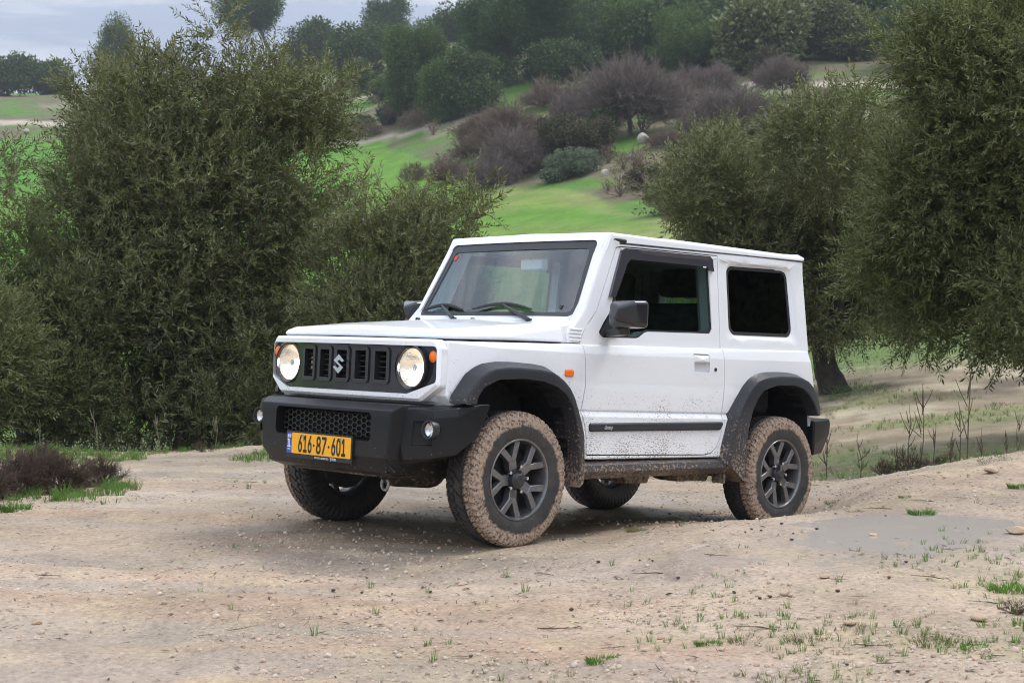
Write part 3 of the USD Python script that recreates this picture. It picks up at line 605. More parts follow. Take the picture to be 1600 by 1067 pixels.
# black panel with five slots, lamp wells
slots = [sbox(c0 - .052, .808, c0 + .052, .974) for c0 in (-.302, -.151, 0, .151, .302)]
slots = [rpoly(np.array(s_.exterior.coords)[:-1], .014) for s_ in slots]
holes = unary_union([s_ for s_ in slots] + [Point(s * .502, .888).buffer(.106, 24) for s in (1, -1)])
panel = INL.buffer(-.002)
pm = front(panel, 1.660, 1.684) - front(holes, 1.64, 1.70)
GR = part('grille', skin(pm, .05), M['gloss_black'])
for s_ in slots:                        # bevelled frame of each slot, and dark bars deep inside
    c0 = s_.centroid.x
    ringm = (front(s_.buffer(.010), 1.648, 1.692) - front(s_.buffer(-.011), 1.60, 1.70))
    part('slot_frame', skin(ringm, .08), M['satin_black'], GR)
    for k in range(6):
        zz = .822 + k * .0275
        part('slot_bar', skin(rhull([(1.648, c0 - .036, zz), (1.648, c0 + .036, zz), (1.668, c0 - .030, zz + .006), (1.668, c0 + .030, zz + .006)], .0035, 8), .2), M['rubber'], GR)
part('grille_back', skin(front(sbox(-.385, .775, .385, .998), 1.600, 1.606), .1), M['void_black'], GR)
# emblem: two hooked strokes that make a slanted S
def emblem():
    a = Polygon([(-.005, .046), (.042, .012), (.022, -.002), (.006, .010), (-.007, .000), (.024, -.024), (-.004, -.046), (-.042, -.016), (-.022, -.002), (-.006, -.014), (.008, -.004), (-.030, .024)])
    S = [(0.000, .050), (.044, .018), (.036, .011), (.022, .012), (.006, .022), (-.008, .012), (.040, -.018), (0.000, -.050), (-.044, -.018), (-.036, -.011), (-.022, -.012), (-.006, -.022), (.008, -.012), (-.040, .018)]
    return Polygon(S).buffer(0)
em = emblem()
em_m = front(em, 1.700, 1.712).translate([0, 0, .890])
part('emblem', em_m, M['chrome'], GR, smooth=False)

# headlights: bezel ring, bowl, bulb, lens; indicator beside each
def revolve(profile, n=48):
    """profile of (x, r) turned about the x axis"""
    return trimesh.creation.revolve(np.array([(r, x) for x, r in profile]), sections=n).apply_transform(np.array([[0, 0, 1, 0], [1, 0, 0, 0], [0, 1, 0, 0], [0, 0, 0, 1.0]]))
def place(m, x, y, z): m = m.copy(); m.apply_translation([x, y, z]); return m
for s in (1, -1):
    hx = 1.690 - .15 * .502 ** 2
    H = group_('headlight')
    part('bezel', place(revolve([(-.02, .106), (.006, .112), (.010, .106), (.004, .098), (-.02, .096), (-.02, .106)]), hx, s * .502, .888), M['gloss_black'], H)
    part('reflector', place(revolve([(-.075, .0), (-.073, .018), (-.062, .050), (-.040, .075), (-.012, .091), (-.006, .0945), (-.010, .0950), (-.045, .078), (-.066, .052), (-.080, .0)]), hx, s * .502, .888), M['lamp_reflector'], H)
    b = trimesh.creation.icosphere(3, .017); b.apply_scale([1.4, 1, 1]); part('bulb', place(b, hx - .048, s * .502, .888), M['bulb'], H, smooth=True)
    part('bulb_shield', place(revolve([(-.012, .0), (-.012, .016), (-.018, .016), (-.018, .0)], 24), hx - .010, s * .502, .888), M['chrome'], H)
    part('lens', place(revolve([(.018, .0), (.0165, .03), (.012, .06), (.004, .083), (-.004, .0935), (-.006, .0935), (.001, .082), (.009, .059), (.0135, .03), (.015, .0)]), hx, s * .502, .888), M['lamp_glass'], H, smooth=True)
    ix = 1.688 - .15 * .634 ** 2
    I = group_('indicator')
    part('housing', place(revolve([(-.01, .034), (.004, .034), (.004, .030), (-.01, .028)], 28), ix, s * .634, .945), M['gloss_black'], I)
    part('lens', place(revolve([(.012, .0), (.010, .018), (.002, .029), (-.008, .029), (-.008, .0)], 28), ix, s * .634, .945), M['amber'], I, smooth=40)

# -- doors
for s in (1, -1):
    dsk = (shell_cut ^ sideM(DOOR, .45, .9, s))
    cup = rhull([(x, s * .722, z) for x, z in [(-.300, .945), (-.425, .945), (-.425, 1.025), (-.300, 1.025)]], .016)
    D = part('door', skin(dsk - cup, .06), M['paint'])
    part('handle', mw(rhull([(-.300, s * .728, 1.000), (-.425, s * .728, 1.000), (-.425, s * .728, 1.022), (-.300, s * .728, 1.022), (-.36, s * .737, 1.005)], .010), bodywarp), M['paint_clean'], D)
    part('lock', place(trimesh.creation.cylinder(.011, .012, transform=trimesh.transformations.rotation_matrix(np.pi / 2, [1, 0, 0])), -.487, s * .730, .954), M['rubber'], D)
    strip = rhull([(x, s * .7385, z) for x, z in [(.575, .602), (.575, .622), (-.535, .617), (-.552, .640)]] , .013)
    RS = part('rub_strip', skin(strip, .2), M['sill_plastic'], D)
    tx = meshkit.text_mesh('Jimny', .020, .002, True)
    W = np.array(tx.vertices); W = np.c_[.48 - W[:, 0] * .85 if s > 0 else .40 + W[:, 0] * .85, s * (.7512 + W[:, 2]), .603 + W[:, 1]]
    part('lettering', trimesh.Trimesh(W, tx.faces, process=False), M['grey_print'], D, smooth=False)
    part('seal', skin(sideM(DWIN.buffer(.004) - DWIN.buffer(-.010), -.010, -.002, s, TILT), .2), M['rubber'], D)
    part('window', skin(sideM(DWIN.buffer(-.006), -.016, -.012, s, TILT), .2), M['door_glass'], D)
    corner = Polygon([(.482, 1.112), (.455, 1.100), (.345, 1.102), (.385, 1.29), (.402, 1.33)])
    part('mirror_base', skin(sideM(corner, -.012, .006, s, TILT), .2), M['satin_black'], D)
    dv = Polygon([(.452, 1.318), (.335, 1.582), (.300, 1.597), (-.490, 1.615), (-.522, 1.598), (-.530, 1.528), (-.480, 1.532), (-.470, 1.552), (.255, 1.538), (.292, 1.512), (.408, 1.322)])
    def dtilt(z): return TILT(z) + .020 + .30 * (1.60 - z) * 0 
    outer_p = np.array(dv.exterior.coords)[:-1]
    dm = sideM(dv, .012, .020, s, TILT)
    sl = sideM(dv.buffer(0) - dv.buffer(-.012), -.002, .012, s, TILT)
    part('wind_deflector', skin(dm + sl, .06), M['smoke_plastic'], D)
    lab = sideM(sbox(-.455, 1.5445, -.425, 1.5515), .0202, .0212, s, TILT); part('deflector_badge', skin(lab, .2), M['white_print'], D)
    # quarter window behind the door
    part('rear_side_window', skin(sideM(RWIN.buffer(-.002), -.026, -.020, s, TILT), .2), M['dark_glass'])
    part('window_seal', skin(sideM(RWIN.buffer(.006) - RWIN.buffer(-.014), -.024, -.015, s, TILT), .2), M['rubber'])
    mk = rhull([(.756 + dx, s * .7335, .895 + dz) for dx in (-.022, .022) for dz in (-.008, .008)], .012); part('side_marker', skin(mk, .2), M['amber'])
    for k in range(4):
        zz = 1.072 + k * .019
        part('cowl_vent', skin(rhull([(.640 - .004 * k, s * (.7035 - .0020 * k), zz), (.715, s * (.7005 - .0022 * k), zz)], .005, 10), .2), M['paint_clean'])

# -- windscreen, its black border, stickers, wipers
part('windscreen', skin(front(WIN.buffer(-.003), -.012, -.006, WSX), .08), M['windscreen'])
WININ = rpoly([(-.600, 1.222), (.600, 1.222), (.548, 1.586), (-.548, 1.586)], .03)
part('windscreen_border', skin(front(WIN.buffer(.006) - WININ, -.005, .000, WSX), .08), M['satin_black'])
part('sticker', skin(front(Point(-.530, 1.553).buffer(.017), -.004, -.001, WSX), .2), M['red_print'], label='small red sticker in the top corner of the windscreen')
part('sticker', skin(front(Polygon([(.500, 1.262), (.522, 1.262), (.517, 1.242), (.505, 1.242)]), -.004, -.001, WSX), .2), M['plate_black'], label='small dark sticker low in the windscreen')
def wpos(y, z, off=.012): return np.array([WSX(0, z) - .11 * y * y + off, y, z])
for (py_, pz_), (jy, jz), (b0, b1) in [((-.256, 1.178), (-.42, 1.258), ((-.60, 1.228), (-.22, 1.232))), ((.347, 1.176), (.105, 1.262), ((-.135, 1.236), (.325, 1.236)))]:
    Wp = group_('wiper')
    a, b = wpos(py_, pz_, .028), wpos(jy, jz, .024)
    part('arm', tube([a, a * .62 + b * .38 + [.006, 0, .004], b], [.012, .012, .006], 8), M['satin_black'], Wp)
    part('pivot', place(trimesh.creation.cylinder(.018, .03), *(a - [0.004, 0, .008])), M['satin_black'], Wp)
    bl = [wpos(b0[0] * (1 - t) + b1[0] * t, b0[1] * (1 - t) + b1[1] * t + .030 * math.sin(math.pi * t), .016) for t in np.linspace(0, 1, 9)]
    part('blade', tube(bl, [.005, .008, .010, .011, .012, .011, .010, .008, .005], 6), M['rubber'], Wp)
for y0 in (-.44, .02): part('washer_nozzle', place(revolve([(-.012, .0), (-.012, .013), (.006, .011), (.012, .0)], 16), .80, y0, 1.168), M['satin_black'])

# -- flares, liners, sills
def flare(O, I, s, y_out=.800, y_in=.715):
    O, I = LineString(O), LineString(I); n = 64; P = []
    for t in np.linspace(0, 1, n):
        o, i = np.array(O.interpolate(t, True).coords[0]), np.array(I.interpolate(t, True).coords[0])
        d = i - o; L = np.linalg.norm(d); d /= L
        sec = [(o - d * 0.0, y_in), (o, .722), (o + d * .006, .734), (o + d * min(.036, L * .55), y_out - .008), (o + d * min(.052, L * .7), y_out), (o + d * (L - .010), y_out + .004), (o + d * (L - .002), y_out), (o + d * L, y_out - .012), (o + d * L, y_in - .08), (o + d * (L - .012), y_in - .08), (o + d * (L - .014), y_in)]
        P.append([(p[0], s * y, p[1]) for p, y in sec])
    P = np.array(P); m = P.shape[1]; F = []
    for a in range(n - 1):
        for b in range(m):
            c = (b + 1) % m; F.append([a*m+b, a*m+c, (a+1)*m+c]); F.append([a*m+b, (a+1)*m+c, (a+1)*m+b])
    V_ = P.reshape(-1, 3)
    for base, fl in ((0, 1), ((n - 1) * m, 0)):
        for b in range(1, m - 1): F.append([base, base+b+1, base+b] if fl else [base, base+b, base+b+1])
    t = trimesh.Trimesh(V_, F, process=False)
    if t.volume < 0: t.invert()
    V2 = np.array(t.vertices); sc = 1 - 0.020 * np.clip((V2[:, 0] - 0.6), 0, 2) ** 2 - 0.010 * np.clip((-V2[:, 0] - 0.7) / 0.8, 0, 2) ** 2
    V2[:, 1] *= sc; t.vertices = V2
    return t
def ribbon(pts, y0, y1):
    p = np.array(pts, float); n = len(p); V_ = np.vstack([np.c_[p[:, 0], np.full(n, y0), p[:, 1]], np.c_[p[:, 0], np.full(n, y1), p[:, 1]]])
    F = [[i, i + 1, n + i + 1] for i in range(n - 1)] + [[i, n + i + 1, n + i] for i in range(n - 1)]
    return trimesh.Trimesh(V_, F, process=False)
for s in (1, -1):
    part('wheel_arch', flare(FO, FIF, s), M['flare_plastic'], label=None)
    part('wheel_arch', flare(RO, RIF, s), M['flare_plastic'])
    for I_ in (FI, RI):
        pl = Polygon(I_).buffer(.004); e2 = np.array(pl.exterior.coords); 
        ln = np.array(I_); ln[0, 1] = .46 if I_ is FI else .34; ln[-1, 1] = .34 if I_ is FI else .52
        lin = ribbon(ln, s * .40, s * .715)
        back = sideM(Polygon(ln).buffer(.004), .395, .41, s)
        part('arch_liner', cat_([lin, TM(back)]), M['void_black'])
    part('sill', skin(rhull([(x, s * y, z) for x, y, z in [(.655, .70, .425), (.655, .755, .405), (.655, .765, .378), (.655, .73, .345), (.655, .62, .345), (-.600, .70, .438), (-.600, .755, .418), (-.600, .765, .392), (-.600, .73, .362), (-.600, .62, .362)]], .010), .3), M['sill_plastic'])
    part('mud_flap', rhull([(-.60, s * y, z) for y, z in [(.66, .30), (.74, .30), (.74, .40), (.66, .40)]], .008), M['sill_plastic'])

# -- front bumper in moulded black plastic
def bow(v):
    v = np.array(v, float); v[:, 0] -= .05 * v[:, 1] ** 2; return v
bc = rhull(mirror_pts([(1.795, .530, .665), (1.797, .525, .64), (1.755, .545, .690), (1.60, .60, .697), (1.797, .50, .440), (1.760, .47, .372), (1.700, .46, .352), (1.55, .46, .36), (1.60, .55, .44)]), .012)
bs = sum_([rhull([(x, s * y, z) for x, y, z in [(1.735, .50, .680), (1.745, .50, .655), (1.725, .60, .682), (1.690, .700, .676), (1.60, .757, .690), (1.45, .768, .712), (1.40, .768, .712), (1.692, .712, .645), (1.600, .768, .655),
        (1.48, .775, .565), (1.60, .758, .478), (1.690, .690, .455), (1.735, .56, .44), (1.71, .50, .405), (1.62, .62, .462), (1.50, .60, .45), (1.45, .55, .70), (1.40, .60, .70)]], .010) for s in (1, -1)])
bump_ = bc + bs
MESH = rpoly([(-.375, .530), (.375, .530), (.375, .640), (-.375, .640)], .012)
recm = Manifold.hull_points(np.vstack([np.c_[np.full(len(a_), xx), a_] for a_, xx in [(np.array(MESH.buffer(.018).exterior.coords)[:-1], 1.825), (np.array(MESH.exterior.coords)[:-1], 1.775), (np.array(MESH.exterior.coords)[:-1], 1.66)]]))
fogcut = sum_([rhull([(1.775, s * .695, .590), (1.70, s * .695, .590)], .046, 28) + rhull([(1.80, s * .655, .600), (1.735, s * .68, .63), (1.735, s * .66, .545), (1.79, s * .60, .53), (1.72, s * .74, .545)], .008) for s in (1, -1)])
facet = sum_([rhull([(1.80, s * .585, .655), (1.80, s * .70, .655), (1.745, s * .725, .650), (1.745, s * .600, .650), (1.80, s * .60, .64), (1.76, s * .72, .64)], .003) for s in (1, -1)])
chin = sum_([rhull([(1.83, s * .30, .470), (1.83, s * .40, .470), (1.83, s * .515, .385), (1.83, s * .515, .365), (1.83, s * .455, .365), (1.83, s * .375, .440), (1.83, s * .30, .440), (1.783, s * .36, .452)], .005) for s in (1, -1)])
seam = sum_([bx(1.5, 1.9, s * .548 - .002, s * .548 + .002, .3, .75) for s in (1, -1)])
facet = sum_([rhull([(x, s * y, z) for x, y, z in [(1.81, .585, .640), (1.78, .735, .640), (1.81, .585, .49), (1.78, .72, .50), (1.726, .612, .622), (1.676, .700, .620), (1.726, .605, .515), (1.680, .695, .520)]], .004) for s in (1, -1)])
ridge = sum_([sum_([rhull([a_, b_], .011, 12) for a_, b_ in zip(l[:-1], l[1:])]) for s in (1, -1) for l in ([(1.800, s * .30, .500), (1.797, s * .385, .500), (1.776, s * .480, .412), (1.752, s * .505, .375)], [(1.796, s * .30, .462), (1.792, s * .350, .462), (1.775, s * .408, .405), (1.760, s * .42, .375)])])
bumpm = bump_ - recm - facet - fogcut + ridge
BP = part('front_bumper', mw(bumpm.refine_to_length(.06), bow), M['black_plastic'])
def hexmesh(w, h, a=.0165, th=.0042):
    cells = []; dx = a * 1.5 * 1.45; dz = a * math.sqrt(3)
    for i in range(-24, 25):
        for j in range(-5, 6):
            cx_, cz_ = i * dx, j * dz + (dz / 2 if i % 2 else 0)
            cells.append(Polygon([(cx_ + 1.45 * (a - th * .58) * math.cos(t), cz_ + (a - th * .58) * math.sin(t)) for t in np.arange(6) * math.pi / 3]))
    return sbox(-w, -h, w, h) - unary_union(cells)
hx_ = hexmesh(.377, .056)
part('mesh_insert', mw(sum_([front(g, 1.752, 1.764) for g in getattr(hx_, 'geoms', [hx_])]).translate([0, 0, .585]), bow), M['satin_black'], BP, smooth=False)
part('mesh_back', mw(bx(1.700, 1.706, -.385, .385, .52, .65).refine_to_length(.1), bow), M['void_black'], BP)
for s in (1, -1):
    fxx = 1.712 - .05 * .695 ** 2
    Fg = group_('fog_lamp')
    part('housing', place(revolve([(-.03, .046), (.010, .046), (.010, .040), (-.012, .036), (-.03, .036)], 32), fxx, s * .695, .590), M['satin_black'], Fg)
    part('reflector', place(revolve([(-.030, .0), (-.022, .02), (-.006, .035), (-.010, .037), (-.034, .0)], 32), fxx, s * .695, .590), M['chrome'], Fg)
    part('lens', place(revolve([(.008, .0), (.006, .02), (-.002, .035), (-.005, .034), (.003, .02), (.005, .0)], 32), fxx, s * .695, .590), M['lamp_glass'], Fg, smooth=True)

# number plate
PX = 1.806
PL = group_('number_plate')
pz = .471
part('plate_frame', bx(PX, PX + .010, -.272, .272, pz - .075, pz + .062) , M['plate_black'], PL)
part('plate_face', front(rpoly([(-.222, pz - .053), (.262, pz - .053), (.262, pz + .053), (-.222, pz + .053)], .006), PX + .0102, PX + .0125), M['plate_yellow'], PL)
part('country_band', front(rpoly([(-.263, pz - .053), (-.2225, pz - .053), (-.2225, pz + .053), (-.263, pz + .053)], .004), PX + .0102, PX + .0125), M['plate_blue'], PL)
def lettering(text, h, w, y0, z0, m, name, bold=True, mirror=False, x=PX + .0126):
    t = meshkit.text_mesh(text, h, .0015, bold); B = t.bounds; k = w / (B[1, 0] - B[0, 0])
    W = np.array(t.vertices); W = np.c_[x + W[:, 2], y0 + (W[:, 0] - B[0, 0]) * k, z0 + W[:, 1]]
    part(name, trimesh.Trimesh(W, t.faces, process=False), m, PL, smooth=False)
for txt, y0, w in (('616', -.165, .112), ('87', -.015, .082), ('601', .110, .112)): lettering(txt, .084, w, y0, pz - .042, M['plate_black'], 'digits')
for y0 in (-.036, .087):
    part('separator_dot', place(trimesh.creation.cylinder(.0065, .0015, 16).apply_transform(trimesh.transformations.rotation_matrix(np.pi / 2, [0, 1, 0])), PX + .0133, y0, pz - .004), M['plate_black'], PL)
lettering('IL', .040, .025, -.2555, pz - .022, M['white_print'], 'country_letters', True)
part('flag', bx(PX + .0126, PX + .0136, -.257, -.229, pz + .026, pz + .044), M['white_print'], PL)
part('flag_stripe', bx(PX + .0138, PX + .0142, -.257, -.229, pz + .0395, pz + .0415) + bx(PX + .0138, PX + .0142, -.257, -.229, pz + .0285, pz + .0305) + bx(PX + .0138, PX + .0142, -.2455, -.2405, pz + .0325, pz + .0375), M['plate_blue'], PL)
lettering('ISRAEL', .0065, .026, -.256, pz - .036, M['white_print'], 'country_name', False)
for y0 in (-.13, .18): part('plate_screw', place(trimesh.creation.cylinder(.006, .003, 12).apply_transform(trimesh.transformations.rotation_matrix(np.pi / 2, [0, 1, 0])), PX + .0145, y0, pz + .040), M['steel'], PL)
# square Hebrew lettering of the dealer strip below the plate, each letter drawn in strokes on a 5 x 6 grid, read from right to left
HEB = {'s': [[(0, 5), (4, 5), (4, 2), (3, 0), (1, 0), (0, 2), (0, 5)]], 'v': [[(0, 5), (1, 5), (1, 0)]], 'z': [[(0, 5), (2, 5)], [(1, 5), (1, 0)]], 'q': [[(0, 5), (4, 5), (4, 2), (3, 1)], [(0, 3), (0, -2)]], 'y': [[(0, 5), (1, 5), (1, 3)]],
       'h': [[(0, 5), (4, 5), (4, 0)], [(0, 5), (0, 0)]], 'b': [[(0, 5), (3, 5), (3, 0)], [(0, 0), (4, 0)]], 'r': [[(0, 5), (3, 5), (3, 0)]], 't': [[(0, 5), (4, 5), (4, 0)], [(1, 5), (1, 0), (0, 0)]], 'm': [[(0, 5), (4, 5), (4, 0), (0, 0), (0, 5)]], '-': [[(0, 2.5), (2, 2.5)]], ' ': []}
def hebrew(word, y_right, z0, u):
    out, y = [], y_right
    for ch in word:
        w = max([p[0] for l in HEB[ch] for p in l], default=1)
        for l in HEB[ch]: out.append(LineString([(y - (w - p[0]) * u, z0 + p[1] * u) for p in l]).buffer(u * .45, cap_style='square', join_style='mitre'))
        y -= (w + 1.7) * u
    return unary_union(out), y
shp, yy = hebrew('svzvqy', .145, pz - .070, .0021); shp2, _ = hebrew('- byt htvsm  byt rhb', yy - .006, pz - .069, .0014)
for nm, sh in (('dealer_name', shp), ('dealer_line', shp2)):
    part(nm, sum_([front(g, PX + .0102, PX + .0114) for g in getattr(sh, 'geoms', [sh])]), M['white_print'], PL, smooth=False)

# -- rear bumper, tail lamps
part('rear_bumper', rhull([(x, s * y, z) for s in (1, -1) for x, y, z in [(-1.50, .735, .655), (-1.50, .735, .52), (-1.665, .725, .668), (-1.690, .715, .645), (-1.685, .71, .585), (-1.63, .70, .475), (-1.52, .72, .465), (-1.70, .5, .66), (-1.70, .5, .56)]], .014), M['black_plastic'])
for s in (1, -1):
    TL = part('tail_lamp', rhull([(-1.695, s * y, z) for y, z in [(.45, .58), (.66, .58), (.66, .635), (.45, .635)]], .012), M['red_lens'])
part('rear_window', skin(front(BWIN.buffer(-.004), -1.492, -1.486, lambda y, z: .06 * (z - 1.1)), .3), M['door_glass'])

# -- mirrors
for s in (1, -1):
    MR = group_('door_mirror')
    sh = rhull([(x, s * y, z) for x, y, z in [(.490, .800, 1.178), (.495, .805, 1.262), (.470, .915, 1.268), (.465, .912, 1.180), (.420, .790, 1.172), (.420, .795, 1.272), (.405, .925, 1.272), (.405, .925, 1.178), (.508, .84, 1.20), (.508, .865, 1.245)]], .028, 28)
    sh = sh - bx(.2, .381, -1.2, 1.2, 1, 1.4)
    part('shell', sh, M['gloss_black'], MR, smooth=40)
    part('mirror_glass', bx(.3785, .3805, min(s * .785, s * .935), max(s * .785, s * .935), 1.168, 1.280), M['chrome'], MR)
    part('stalk', rhull([(.43, s * .70, 1.118), (.40, s * .70, 1.118), (.46, s * .82, 1.128), (.42, s * .83, 1.128), (.45, s * .83, 1.15)], .018), M['satin_black'], MR)

# -- underside
part('chassis_frame', sum_([bx(-1.50, 1.55, s * .38 - .045, s * .38 + .045, .33, .45) for s in (1, -1)] + [bx(x0, x0 + .08, -.40, .40, .34, .43) for x0 in (1.35, .55, -.25, -1.0, -1.45)] + [bx(-1.45, .75, -.62, .62, .44, .60)]), M['chassis'], smooth=False)
part('engine_block', bx(.75, 1.45, -.36, .36, .36, .95), M['chassis'], smooth=False)
def axle(x0):
    t1 = tube([(x0, -.60, .345), (x0, .60, .345)], .038, 14); dfc = rhull([(x0 - .05, -.16 + .04, .345), (x0 + .08, -.10, .345), (x0 - .05, .02, .345)], .105, 20)
    return cat_([t1, TM(dfc)])
part('axle', axle(1.125), M['chassis']); part('axle', axle(-1.125), M['chassis'])
for x0 in (1.125, -1.125):
    for s in (1, -1):
        a = np.linspace(0, 5 * 2 * np.pi, 70); part('coil_spring', tube(np.c_[x0 + .055 * np.cos(a), s * .46 + .055 * np.sin(a), .40 + a / a[-1] * .24], .008, 6), M['chassis'])
        part('trailing_arm', tube([(x0, s * .42, .31), (x0 - .65 * np.sign(x0), s * .36, .37)], .026, 8), M['chassis'])
part('exhaust', tube([(.5, -.25, .37), (-.4, -.25, .36), (-.8, -.45, .36), (-1.55, -.5, .40)], [.025, .045, .025, .025], 10), M['chassis'])
part('skid_plate', rhull([(x, y, z) for x, y, z in [(1.70, -.33, .345), (1.70, .33, .345), (1.45, -.27, .325), (1.45, .27, .325), (1.62, .30, .36), (1.62, -.30, .36)]], .012), M['chassis'])
part('transfer_case', rhull([(.05, .10, .38), (-.25, .10, .38), (.05, -.2, .38), (-.25, -.2, .38)], .07), M['chassis'])
for (x0, x1, z0) in ((.12, -.06, .285), (-.34, -.60, .29)):
    part('frame_bracket', rhull([(x0, y, z0 + .02) for y in (.52, .60)] + [(x1, y, z0 + .02) for y in (.52, .60)] + [(x0 + .06, y, .40) for y in (.50, .62)] + [(x1 - .02, y, .40) for y in (.50, .62)], .012), M['sill_plastic'])
part('fuel_tank', rhull([(x, y, z) for x in (.05, -.62) for y in (.30, .52) for z in (.345, .45)], .02), M['chassis'])
for s in (1,):
    a = np.linspace(-.25 * np.pi, 1.25 * np.pi, 16); part('tow_hook', tube(np.c_[1.64 + 0 * a, s * .33 + .026 * np.cos(a), .298 - .030 * np.sin(a)], .0085, 8), M['steel'])

# -- wheels: tyre with moulded blocks, barrel, five forked spokes, hub cap, nuts
def tyre():
    R0, n = .347, 448
    prof = [(-.084, .196), (-.094, .205), (-.103, .235), (-.107, .265), (-.105, .292), (-.1005, .315), (-.097, .326)]
    ys = np.linspace(-.0945, .0945, 43)
    tread = [(y, R0 - .010 * (abs(y) / .094) ** 2.6 - .004 * (abs(y) > .088)) for y in ys]
    prof = prof + tread + [(-y, r) for y, r in prof[::-1]]
    prof = np.array(prof); m = len(prof); th = np.arange(n) / n * 2 * np.pi
    Y = np.tile(prof[:, 0], (n, 1)); R = np.tile(prof[:, 1], (n, 1)); TH = np.tile(th[:, None], (1, m))
    N = 56; ph = TH * N / (2 * np.pi)
    tri = lambda t: 2 * np.abs(t - np.floor(t + .5)) * 2 - 1
    g = np.zeros_like(Y)
    for yc in (-.030, .030, -.066, .066): g = np.maximum(g, (np.abs(Y - yc - .004 * tri(ph)) < .0048))
    lat = (ph + Y * 14) % 1
    g = np.maximum(g, (np.abs(Y) > .066) * (lat < .30)); lat2 = (ph + .5 - np.abs(Y) * 9) % 1
    g = np.maximum(g, (np.abs(Y) <= .066) * (np.abs(Y) > .030) * (lat2 < .24)); lat3 = (ph * .5 + Y * 11) % 1
    g = np.maximum(g, (np.abs(Y) <= .030) * (lat3 < .12))
    inner_t = (prof[:, 1] > .309)
    R = R - .0085 * g * inner_t * np.where(np.abs(Y) > .0955, .7, 1)
    lug = ((ph * 1.0 + .3) % 1 < .55) * (np.abs(Y) > .0955) * (R < .33) * (R > .285)
    Y = Y + np.sign(Y) * .003 * lug
    P = np.stack([R * np.cos(TH), Y, R * np.sin(TH)], -1)
    # dried mud gives the outer shoulder an uneven crust
    P_n = (meshkit.fbm(P * 38, 3, 9) - .42) * .006 * np.clip((Y - .045) / .03, 0, 1) * (R > .262)
    R = R + P_n * (R > .30) ; Y = Y + .8 * P_n * (Y > .09)
    P = np.stack([R * np.cos(TH), Y, R * np.sin(TH)], -1)
    I = np.arange(n * m).reshape(n, m); J = np.roll(I, -1, 0)
    Q = np.stack([I[:, :-1], I[:, 1:], J[:, 1:], J[:, :-1]], -1).reshape(-1, 4)
    t = trimesh.Trimesh(P.reshape(-1, 3), np.vstack([Q[:, [0, 1, 2]], Q[:, [0, 2, 3]]]), process=False)
    nrm = t.face_normals; cen = t.triangles_center
    if (nrm[:, 0] * cen[:, 0] + nrm[:, 2] * cen[:, 2]).sum() < 0: t.invert()
    return t
def rev_y(profile, n=64):
    """(y, r) profile turned about the y axis"""
    t = trimesh.creation.revolve(np.array([(r, y) for y, r in profile]), sections=n)
    W = np.array(t.vertices); t.vertices = np.c_[W[:, 0], W[:, 2], -W[:, 1]]
    return t
def spokes():
    out = []
    for k in range(5):
        a0 = math.radians(-4 + 72 * k)
        def P(r, ang, y, w):
            c_, s_ = math.cos(a0 + ang), math.sin(a0 + ang)
            return [(r * c_ - w * s_, y, r * s_ + w * c_), (r * c_ + w * s_, y, r * s_ - w * c_)]
        stem = rhull(P(.040, 0, .058, .022) + P(.118, 0, .074, .022) + P(.118, 0, .040, .024) + P(.040, 0, .03, .02), .006, 10)
        out.append(stem)
        for sg in (-1, 1):
            out.append(rhull(P(.106, sg * .09, .074, .011) + P(.190, sg * .30, .080, .013) + P(.190, sg * .30, .050, .012) + P(.108, sg * .07, .045, .010), .006, 10))
    return sum_(out)
def wheel(loc, sgn):
    path = thing('wheel', None, None, loc, 0 if sgn > 0 else math.pi, parent=SUV)
    return path
wh0 = wheel((1.125, .675, .345), 1)
part('tyre', tyre(), M['tyre'], wh0, smooth=40)
part('rim', rev_y([(.084, .199), (.094, .209), (.098, .206), (.096, .199), (.084, .192), (.040, .186), (-.05, .178), (-.085, .195), (-.09, .200), (-.084, .2005), (-.05, .190), (.04, .194), (.084, .199)]), M['gunmetal'], wh0)
part('spokes', spokes(), M['gunmetal'], wh0)
part('brake_drum', rev_y([(.010, .0), (.010, .150), (-.06, .155), (-.06, .0)]), M['rim_dark'], wh0)
part('hub_cap', rev_y([(.098, .0), (.097, .022), (.090, .032), (.086, .046), (.060, .058), (.03, .06)]), M['gloss_black'], wh0)
for k in range(5):
    a = math.radians(32 + 72 * k); nt = trimesh.creation.cylinder(.009, .022, 6); nt.apply_transform(trimesh.transformations.rotation_matrix(np.pi / 2, [1, 0, 0])); part('wheel_nut', place(nt, .066 * math.cos(a), .076, .066 * math.sin(a)), M['chrome'], wh0)
for (x0, y0, turn) in ((1.125, -.675, 23), (-1.125, .675, -11), (-1.125, -.675, 40)):
    path = numbered(f'{SUV}/wheel'); x = UsdGeom.Xform.Define(stage, path); x.AddTranslateOp().Set(Gf.Vec3d(x0, y0, .345))
    if y0 < 0: x.AddRotateZOp().Set(180.0)
    x.AddRotateYOp().Set(float(turn)); x.GetPrim().GetReferences().AddInternalReference(wh0)
UsdGeom.Xform(stage.GetPrimAtPath(wh0))
sp = numbered(f'{SUV}/spare_wheel'); x = UsdGeom.Xform.Define(stage, sp); x.AddTranslateOp().Set(Gf.Vec3d(-1.61, -.08, .86)); x.AddRotateZOp().Set(90.0); x.GetPrim().GetReferences().AddInternalReference(wh0)

